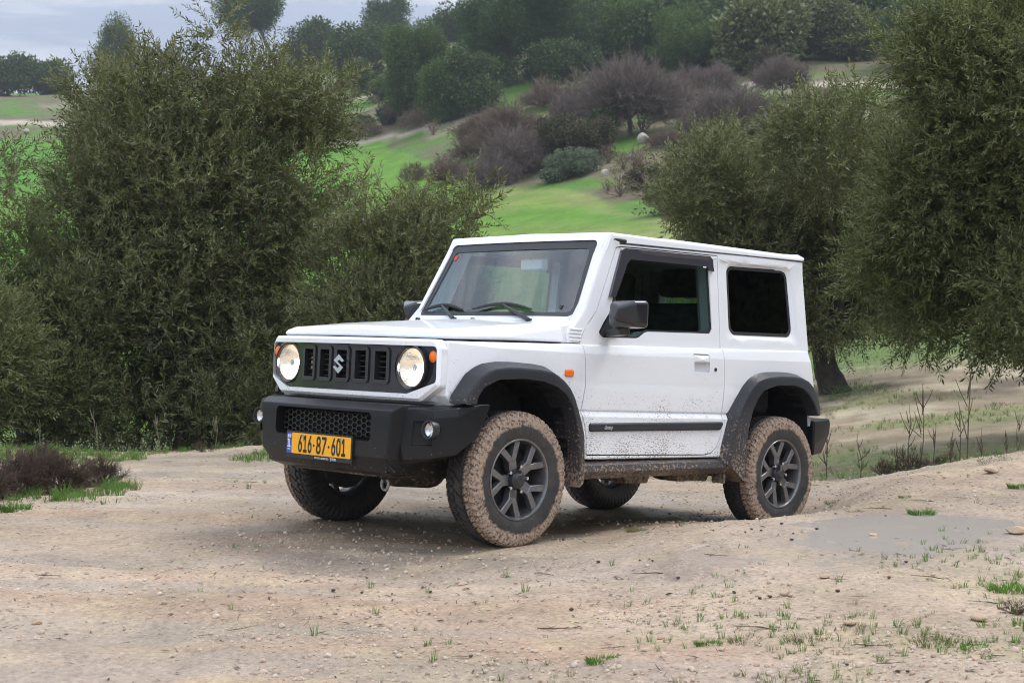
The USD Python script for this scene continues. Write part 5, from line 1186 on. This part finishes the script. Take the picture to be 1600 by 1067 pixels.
for nm, lb, gr, mt_, seed, n in KINDS:
    first = None
    for (g, s_, a) in slope_trees(n, seed):
        if first is None:
            first = thing(nm, lb, 'tree', g, a, gr, scale=s_); r = np.random.default_rng(seed)
            L_ = [(np.array([0, 0, 2.3]), np.array([2.0, 2.0, 2.0]))] + [(np.array([math.cos(t) * 1.5, math.sin(t) * 1.5, r.uniform(1.2, 3.4)]), np.full(3, r.uniform(1.0, 1.6))) for t in np.linspace(0, 5.4, 7)]
            p_, d_ = sample_lobes(L_, 620, r, .4, .30, .8, seed); ok = p_[:, 2] > .1; p_, d_ = p_[ok], d_[ok]
            scatter('crown', first, [('leaf_clump', mm, M[mt_], False) for mm in (NEEDLE if 'pine' in nm else CLUMP)], p_, quat_from_z(d_ + [0, 0, .6], r), r.uniform(.65, 1.1, len(p_)))
            trunk_limbs(np.zeros(3), [l[0] for l in L_[:5]], .18, r, first, M['bark'], .4, 7)
        else: copy_of(first, nm, lb, 'tree', g, a, s_, gr)

# pale rocks
def rock(seed, n=2):
    t = trimesh.creation.icosphere(n, 1.0); v = np.array(t.vertices); r = np.random.default_rng(seed)
    for _ in range(7):
        d = r.normal(0, 1, 3); d /= np.linalg.norm(d); c_ = r.uniform(.55, .85); h = v @ d; v = v - np.maximum(h - c_, 0)[:, None] * d
    v *= 1 + .12 * (meshkit.fbm(v * 2.2 + seed, 3, seed)[:, None] - .5); t.vertices = v * r.uniform(.75, 1.15, 3) * [1.1, 1, .72]
    return t
for i, (px, py, w, Y, lb) in enumerate([(1006, 215, 24, 100, 'pale grey boulder on the slope below the bare spreading tree'), (945, 263, 14, 90, 'small pale boulder right of the sage bush'), (708, 207, 14, 149, 'whitish boulder on the green terrace below the pines'),
                                 (42, 203, 12, 168, 'reddish boulder on the bank at the far left'), (915, 152, 9, 135, 'small white rock among the leafless thickets'), (985, 240, 10, 95, 'little grey rock on the grass below the grey boulder')]):
    o = obj('boulder', rock(40 + i), M['rock'], smooth=35, label=lb, cat='boulder'); x = UsdGeom.Xformable(stage.GetPrimAtPath(o)); k = Y / FPX; s_ = w * k / 2; g = gpt(px, Y)
    x.AddTranslateOp().Set(Gf.Vec3d(*map(float, g + [0, 0, s_ * .5]))); x.AddScaleOp().Set(Gf.Vec3f(s_, s_, s_ * 1.25))

# ------------------------------------------------------------------ near ground: tufts, stalks, stones, twigs, gravel
def tuft(r, n=26, h=.09, w=.0035, lean=.5, rad=.03):
    V_, F = [], []
    for k in range(n):
        a = r.uniform(0, 6.28); b = np.array([math.cos(a), math.sin(a), 0]) * rad * r.uniform(0, 1) ** .5; d = np.array([math.cos(a), math.sin(a), 0]) * r.uniform(.1, lean) + r.normal(0, .15, 3) * [1, 1, 0]
        hh = h * r.uniform(.5, 1.15); s_ = np.array([-math.sin(a + 1.0), math.cos(a + 1.0), 0]) * w; i0 = len(V_)
        m = b + d * hh * .35 + [0, 0, hh * .6]; t = b + d * hh * .95 + [0, 0, hh * .95]
        V_ += [b - s_, b + s_, m + s_ * .8, m - s_ * .8, t]; F += [[i0, i0+1, i0+2], [i0, i0+2, i0+3], [i0+3, i0+2, i0+4]]
    return trimesh.Trimesh(np.array(V_), F, process=False)
GT = [tuft(PR, 10, .07, .0022, .7, .025), tuft(PR, 7, .05, .002, .8, .03), tuft(PR, 14, .085, .0024, .6, .03)]
DENSE = tuft(PR, 260, .10, .0032, .75, .13)
DULL = tuft(PR, 160, .075, .003, .9, .14)
up3 = np.array([[0, 0, 1.0]])
def strew(n, region, seed):
    """random plan positions in a region (px0, px1, Y0, Y1) with a keep function"""
    r = np.random.default_rng(seed); px = r.uniform(region[0], region[1], n); Y = np.exp(r.uniform(math.log(region[2]), math.log(region[3]), n))
    x, y = (px - CX) / FPX * Y, Y
    return x, y, r
def under_car(x, y):
    d = np.c_[x, y] - o_[:2]; f = d @ np.array([-0.7097, -0.7045]); l = d @ np.array([0.7045, -0.7097]); return (np.abs(f) < 1.7) & (np.abs(l) < .85)
gp, gi = [], []
x, y, r = strew(9000, (300, 1750, 4.3, 11.5), 5)
msk = meshkit.fbm(np.stack([x * 1.6, y * 1.6, 0 * x], -1), 4, 41); keep = (r.uniform(0, 1, len(x)) < sm(.47, .62, msk) * sm(.2, 2.2, x + (6.2 - y) * .9) * .55 + .012) & ~under_car(x, y)
x1, y1 = x[keep], y[keep]
x, y, r = strew(1500, (-60, 215, 9.2, 11.6), 6); k2 = r.uniform(0, 1, len(x)) < .35 * np.exp(-((y - 10.6 - (x + 2.2) * .5) / .45) ** 2); x2, y2 = x[k2], y[k2]
x, y, r = strew(3500, (-100, 720, 12.5, 15.0), 7); k3 = (meshkit.fbm(np.stack([x * 1.1, y * 1.1, 0 * x], -1), 4, 44) > .52); x3, y3 = x[k3], y[k3]
x, y, r = strew(6500, (1050, 1800, 12.6, 34), 8); k4 = ((r.uniform(0, 1, len(x)) < .35) | (y > 18)) & ((meshkit.fbm(np.stack([x / 1.7, y / 1.7, 0 * x], -1), 4, 42) > .50) | (y > 27)) ; x4, y4 = x[k4], y[k4]
X_, Y_ = np.concatenate([x1, x2, x3, x4]), np.concatenate([y1, y2, y3, y4]); Z_ = ground_z(X_, Y_); n = len(X_)
big = np.concatenate([np.full(len(x1), .42), np.full(len(x2), .9), np.full(len(x3), .6), np.full(len(x4), .7)]) * rng.uniform(.6, 1.4, n)
scatter('grass', '/World', [('grass_blades', m_, M[mm], False) for m_, mm in [(GT[0], 'grass_blade'), (GT[1], 'grass_dull'), (GT[2], 'grass_blade'), (GT[0], 'grass_dull'), (GT[0], 'grass_dry'), (GT[1], 'grass_dry')]], np.c_[X_, Y_, Z_ - .004], quat_from_z(np.repeat(up3, n, 0) + rng.normal(0, .12, (n, 3)), rng), big, np.concatenate([rng.integers(0, 4, n - len(x4)), np.where(rng.uniform(0, 1, len(x4)) < .72, rng.integers(4, 6, len(x4)), rng.integers(0, 4, len(x4)))]),
        label='sparse short green grass sprouting from the pale muddy ground', cat='grass')
for i, (px, py, w, lb, m_, mt_) in enumerate([
 (1108, 1008, 50, 'bright grass tuft in front of the puddle near the bottom edge', DENSE, 'grass_blade'), (940, 1034, 56, 'bright grass tuft at the bottom edge below the front wheel', DENSE, 'grass_blade'),
 (1577, 924, 74, 'tall bright grass tuft at the right edge below the puddle', DENSE, 'grass_blade'), (1440, 804, 46, 'grass tuft at the far bank of the puddle', DENSE, 'grass_blade'),
 (1524, 1012, 48, 'bright grass tuft in the lower right corner', DENSE, 'grass_blade'), (1462, 1006, 80, 'dull moss-like grass patch in the lower right corner', DULL, 'grass_dull'),
 (1262, 1004, 80, 'dull grass patch right of the bright tuft near the bottom edge', DULL, 'grass_dull'), (1165, 1002, 60, 'thin dull grass patch between bright tuft and dull patch', DULL, 'grass_dull'),
 (995, 831, 36, 'small yellow-green tuft under the side of the car', DENSE, 'grass_dull'), (1592, 762, 36, 'grass tuft on the bank at the right edge', DENSE, 'grass_blade'), (1306, 786, 36, 'small tuft on the mound by the rear wheel', DULL, 'grass_dull'),
 (1415, 777, 22, 'tiny tuft on the bank above the puddle', DENSE, 'grass_blade'), (175, 762, 50, 'bright grass tuft at the end of the dark dead shrubs', DENSE, 'grass_blade'), (105, 780, 50, 'bright grass patch in front of the dark dead shrubs', DENSE, 'grass_blade'),
 (20, 797, 60, 'bright grass patch at the left edge below the dead shrubs', DENSE, 'grass_blade'), (310, 692, 46, 'thin grass patch on the far track edge left of the bumper', DULL, 'grass_blade'), (1335, 800, 26, 'small weed tuft beside the puddle near the mound', DULL, 'grass_blade')]):
    g = hit(px, py, 4.2, 60); k = g[1] / FPX; s_ = w * k / .30
    T_ = thing('grass_tuft', lb, 'grass tuft', g - [0, 0, .008], i * 1.1, scale=(s_, s_, s_ * .75)); obj('blades', m_, M[mt_], T_, smooth=False)
# feathery weeds
for i, (px, py, w, h, lb) in enumerate([(1553, 722, 56, 30, 'round blue-green feathery plant on the bank at the right'), (1297, 655, 18, 22, 'small bright green plant behind the rear bumper'), (1325, 604, 100, 36, 'spreading green weed at the foot of the olive trunk'),
                                     (1468, 582, 44, 14, 'low green weed on the pale ground beyond the trunk'), (1530, 584, 26, 14, 'small green weed right of the low weed'), (1380, 606, 30, 16, 'little green weed beside the spreading weed')]):
    g = hit(px, py, 10.2 if i == 0 else 13.5, 60); k = g[1] / FPX
    if i == 2: g = gpt(1338, 23.4); k = g[1] / FPX
    T_ = thing('weed', lb, 'plant', g, i, scale=(w * k / 2, w * k / 2, h * k * .9)); obj('leaves', clump(np.random.default_rng(90 + i), 420, .22, .55, .10, .8), M['fennel' if i in (0, 1) else 'grass_blade'], T_, smooth=False)
# dry stalks
def stalk(seed, h, n=5):
    r = np.random.default_rng(seed); ms = []; top = np.array([r.normal(0, .06), r.normal(0, .06), 1.0]) * h
    pts = [np.zeros(3), top * .35 + r.normal(0, .03, 3) * h, top * .7 + r.normal(0, .035, 3) * h, top]; ms.append(tube(pts, np.array([.006, .005, .0035, .0018]) * (.6 + .5 * h), 5))
    for k in range(n):
        t = r.uniform(.15, .8); b = top * t; d = r.normal(0, .5, 3); d[2] = abs(d[2]) + .8; d /= np.linalg.norm(d); L = h * r.uniform(.12, .38); ms.append(tube([b, b + d * L * .6, b + d * L + [0, 0, .02]], [.0045, .0035, .002], 4))
    return cat_(ms)
for i, (px, tp, bt, Y, lb) in enumerate([
 (1512, 545, 712, 13.2, 'tallest thin dry stalk in front of the olive trees at the right'), (1437, 608, 738, 13.4, 'branched dry stalk in the middle of the right verge'), (1345, 672, 742, 13.3, 'short dry stalk between the rear wheel and the branched stalk'),
 (1292, 660, 744, 13.5, 'dark dry stalk right behind the rear wheel'), (1420, 632, 736, 13.6, 'thin dry stalk leaning beside the branched stalk'), (1458, 660, 736, 13.5, 'slender dry stalk right of the branched stalk'), (1486, 682, 734, 13.0, 'low twiggy stalk left of the tallest stalk'),
 (1400, 690, 738, 13.5, 'low dead stem left of the branched stalk'), (1592, 652, 698, 13.0, 'short dry stalk at the right edge of the verge'), (1572, 672, 700, 13.0, 'stubby dry stalk near the feathery plant'), (1535, 668, 712, 13.1, 'thin dead stem beside the feathery plant'), (1500, 640, 725, 13.4, 'fine dry stem just left of the tallest stalk'),
 (153, 640, 690, 15.6, 'tan dry stem before the left olive tree nearest the edge'), (250, 645, 690, 15.7, 'tan dry stem below the middle of the left olive tree'), (410, 648, 690, 15.5, 'thin tan stem below the right part of the left olive tree'), (62, 655, 692, 15.6, 'short tan stem by the low olive bush at the left edge'), (335, 655, 690, 15.6, 'slim tan stem between the two stems under the left olive tree')]):
    k = Y / FPX; g = gpt(px, Y); h = max(wpt(px, tp, Y)[2] - g[2], .2)
    T_ = thing('dry_stalk', lb, 'dry stalk', g); obj('stem', stalk(700 + i, h, 9 if i in (1, 3, 6) else 5), M['dry_stalk'] if i < 12 else M['bark_pale'], T_, smooth=True)
for i, (px, py, w, top, lb) in enumerate([(30, 772, 120, 690, 'dark dead shrub at the left edge beside the track'), (92, 765, 120, 690, 'dark dead shrub in the middle of the left verge'), (-30, 780, 100, 700, 'dark dead shrub cut off by the left edge'), (160, 755, 80, 702, 'small dark dead shrub at the right end of the left verge'), (60, 745, 110, 682, 'dark dead shrub behind the others on the left verge'),
                                       (318, 706, 60, 692, 'low dark dead plant on the track edge left of the bumper'), (152, 735, 40, 722, 'sprawling dead twigs just beyond the left verge shrubs'), (1425, 735, 70, 690, 'tangle of dead stems below the branched stalk'), (1480, 738, 60, 700, 'tangle of dead stems below the tallest stalk'), (1380, 742, 50, 712, 'tangle of dead stems near the short dry stalk'), (1590, 960, 60, 930, 'dark dead twigs at the right edge near the bright tuft')]):
    g = hit(px, py, 4.2, 13.4) if i not in (5, 7, 8, 9) else (gpt(px, 13.4) if i > 5 else hit(px, py, 10, 15.5)); bare_shrub('dead_shrub', lb, 'dead shrub', px, top, py, w, g[1], 'dead_shrub' if i not in (7, 8, 9) else 'dry_stalk', 800 + i, 46 if i < 5 else 20, base=g)
# stones
for i, (px, py, w, lb) in enumerate([(1366, 840, 17, 'tan stone standing in the shallow puddle'), (1288, 904, 19, 'orange-tan stone in front of the puddle'), (1228, 930, 21, 'flat pale stone left of the orange-tan stone'), (56, 976, 15, 'reddish stone alone on the left foreground'), (1588, 834, 30, 'broad stone at the right end of the puddle'),
                                   (1532, 970, 28, 'pale flat stone among dead twigs at the right'), (722, 915, 15, 'whitish stone in front of the front wheel'), (641, 703, 13, 'flat stone under the bumper on the far side'), (1550, 738, 22, 'grey-tan stone on the crest below the feathery plant'), (1330, 977, 22, 'flat tan stone between the grass patches'), (400, 862, 8, 'little white stone on the left track')]):
    g = hit(px, py, 4.2, 40); k = g[1] / FPX; s_ = w * k / 2; o = obj('stone', rock(140 + i, 2), M['warm_rock'], smooth=30, label=lb, cat='stone'); x = UsdGeom.Xformable(stage.GetPrimAtPath(o))
    x.AddTranslateOp().Set(Gf.Vec3d(*map(float, g + [0, 0, s_ * .35]))); x.AddRotateZOp().Set(37.0 * i); x.AddScaleOp().Set(Gf.Vec3f(s_, s_, s_ * .8))
# fallen twigs: one, then copies
def fallen(seed):
    r = np.random.default_rng(seed); ms = []; p = [np.array([-.5, 0, 0])]
    for k in range(5): p.append(p[-1] + np.array([.2, r.normal(0, .05), max(0, r.normal(0, .02))]))
    ms.append(tube(p, [.011, .016, .015, .012, .009, .004], 6))
    for k in range(3): i = r.integers(1, 5); d = np.array([r.uniform(.1, .25), r.choice([-1, 1]) * r.uniform(.1, .2), r.uniform(.0, .07)]); ms.append(tube([p[i], p[i] + d * .6 + r.normal(0, .02, 3) * [1, 1, 0], p[i] + d], [.009, .007, .003], 5))
    return cat_(ms)
TW = [(875, 985, 62), (1020, 900, 58), (960, 1015, 38), (850, 900, 30), (1118, 805, 26), (1372, 797, 42), (1310, 908, 28), (1206, 770, 40), (1365, 1012, 52), (1450, 905, 46), (1345, 935, 24), (1180, 985, 60), (1225, 935, 34), (1270, 760, 30), (75, 902, 46), (390, 755, 22), (150, 800, 16), (105, 1040, 18), (375, 985, 40), (260, 722, 18), (320, 995, 24),
      (1540, 945, 46), (1120, 870, 38), (1440, 785, 36), (1395, 1040, 44), (1555, 1030, 40), (700, 795, 20), (1080, 1030, 30), (1490, 860, 26), (515, 903, 20), (1060, 950, 24), (1500, 780, 22), (30, 905, 20), (720, 1030, 28)]
TWL = {0: 'longest forked twig lying below the front wheel towards the bottom edge', 1: 'bent dark twig lying halfway between the front wheel and the puddle', 5: 'twig on the near bank of the mound below the rear wheel', 6: 'dark twig on the ground just left of the puddle', 7: 'twig lying right in front of the rear wheel on the mound', 8: 'twig in the lower right beside the dull grass patch', 4: 'short twig on the mound below the door',
       9: 'twig at the near edge of the puddle', 11: 'long twig above the bright tuft near the bottom edge', 14: 'reddish twig on the far left of the track', 18: 'long thin twig on the left foreground mud', 21: 'twig near the tall bright tuft at the right', 24: 'curved twig in the lower right corner', 33: 'short twig at the bottom edge below the car', 16: 'small twig on the far left track near the verge', 3: 'slim twig a little below the front wheel'}
first = None
for i, (px, py, w) in enumerate(TW):
    g = hit(px, py, 4.2, 14); s_ = w * g[1] / FPX * 1.15; a = rng.uniform(-.7, .7) + (math.pi if i % 2 else 0)
    gr = 'fallen twigs on the ground'; lb = TWL.get(i, 'thin dark fallen twig lying on the pale muddy ground'); gr = None if i in TWL else gr
    if first is None:
        first = thing('fallen_twig', lb, 'twig', g + [0, 0, .006], a, gr, scale=s_); obj('stick', fallen(9), M['dry_stalk'], first, smooth=True)
    else: copy_of(first, 'fallen_twig', lb, 'twig', g + [0, 0, .006], a, s_, gr)
# dark pellets
first = None; r = np.random.default_rng(33)
PEL = [(660, 920), (672, 927), (612, 930), (980, 820), (985, 823), (1060, 905), (1000, 877), (1020, 878), (893, 955), (876, 1015), (736, 1028), (1115, 830), (1165, 833), (1175, 828), (1190, 830), (1222, 820), (1238, 845), (1240, 835), (1277, 828), (1310, 926), (1188, 937), (1204, 935), (1390, 905), (1417, 880), (1148, 928), (1325, 1041), (1420, 1052), (1405, 1052), (1375, 818), (1385, 808), (935, 880), (1250, 1003), (520, 925), (565, 928), (880, 845), (1030, 815)]
for i, (px, py) in enumerate(PEL):
    g = hit(px, py, 4.2, 14); s_ = r.uniform(.007, .012); lb, gr = 'small dark pellet lying on the pale muddy bank', 'dark pellets on the bank'
    if first is None:
        first = thing('pellet', lb, 'pellet', g + [0, 0, s_ * .6], 0, gr, scale=s_); obj('lump', rock(77, 1), M['dropping'], first, smooth=True)
    else: copy_of(first, 'pellet', lb, 'pellet', g + [0, 0, s_ * .6], r.uniform(0, 6), s_, gr)
# gravel
x, y, r = strew(22000, (-150, 1750, 4.2, 15), 55); sc = r.lognormal(-5.15, .42, len(x)); sc = np.clip(sc, .002, .015)
dens = sm(.35, .62, meshkit.fbm(np.stack([x * 1.5, y * 1.5, 0 * x], -1), 3, 60)); keep = (r.uniform(0, 1, len(x)) < (.10 + .90 * dens) * (.35 + .65 * sm(-2.5, .5, x))) & (puddle_mask(x, y) < .35)
x, y, sc = x[keep], y[keep], sc[keep]; n = len(x)
scatter('gravel', '/World', [('pebble', rock(201, 1), M['pebble'], True), ('pebble', rock(202, 1), M['pebble'], True), ('pebble', rock(203, 1), M['pebble'], True)], np.c_[x, y, ground_z(x, y) + sc * .25], quat_from_z(r.normal(0, .3, (n, 3)) + [0, 0, 1], r), sc, label='loose tan gravel strewn over the dirt track', cat='gravel')
# leaf litter and wood chips
x, y, r = strew(5200, (-150, 1750, 4.2, 14), 56); keep = r.uniform(0, 1, len(x)) < .30 + .7 * sm(.5, .65, meshkit.fbm(np.stack([x, y, 0 * x], -1), 3, 61)); x, y = x[keep], y[keep]; n = len(x)
chip = leaves_mesh([np.array([[-.5, 0, 0], [0, -.13, .05], [.5, .02, .02], [.02, .14, .06]])]); chip2 = leaves_mesh([np.array([[-.5, -.03, .02], [.5, -.05, .0], [.5, .05, .03], [-.5, .03, .0]])])
scatter('leaf_litter', '/World', [('fallen_leaf', chip, M['dry_stalk'], False), ('wood_chip', chip2, M['dead_shrub'], False)], np.c_[x, y, ground_z(x, y) + .004], quat_from_z(r.normal(0, .22, (n, 3)) + [0, 0, 1], r), r.uniform(.012, .045, n), label='dark specks of dead leaves and bark on the track', cat='leaf litter')

# ------------------------------------------------------------------ damp air
ALL = V[:, 2]; zlo, zhi = float(ALL.min()) - 1.0, float(ALL.max()) + 40.0
HZ = trimesh.creation.box(bounds=[[-470, -470, zlo], [470, 470, zhi]])
M['haze'] = mat('haze', {'v': ('principled_volume', dict(color=(0.86, 0.92, 1.0), density=0.00028, anisotropy=0.2))}, [], surface=None, volume='v.volume')
obj('haze', HZ, M['haze'], smooth=False, kind='stuff')
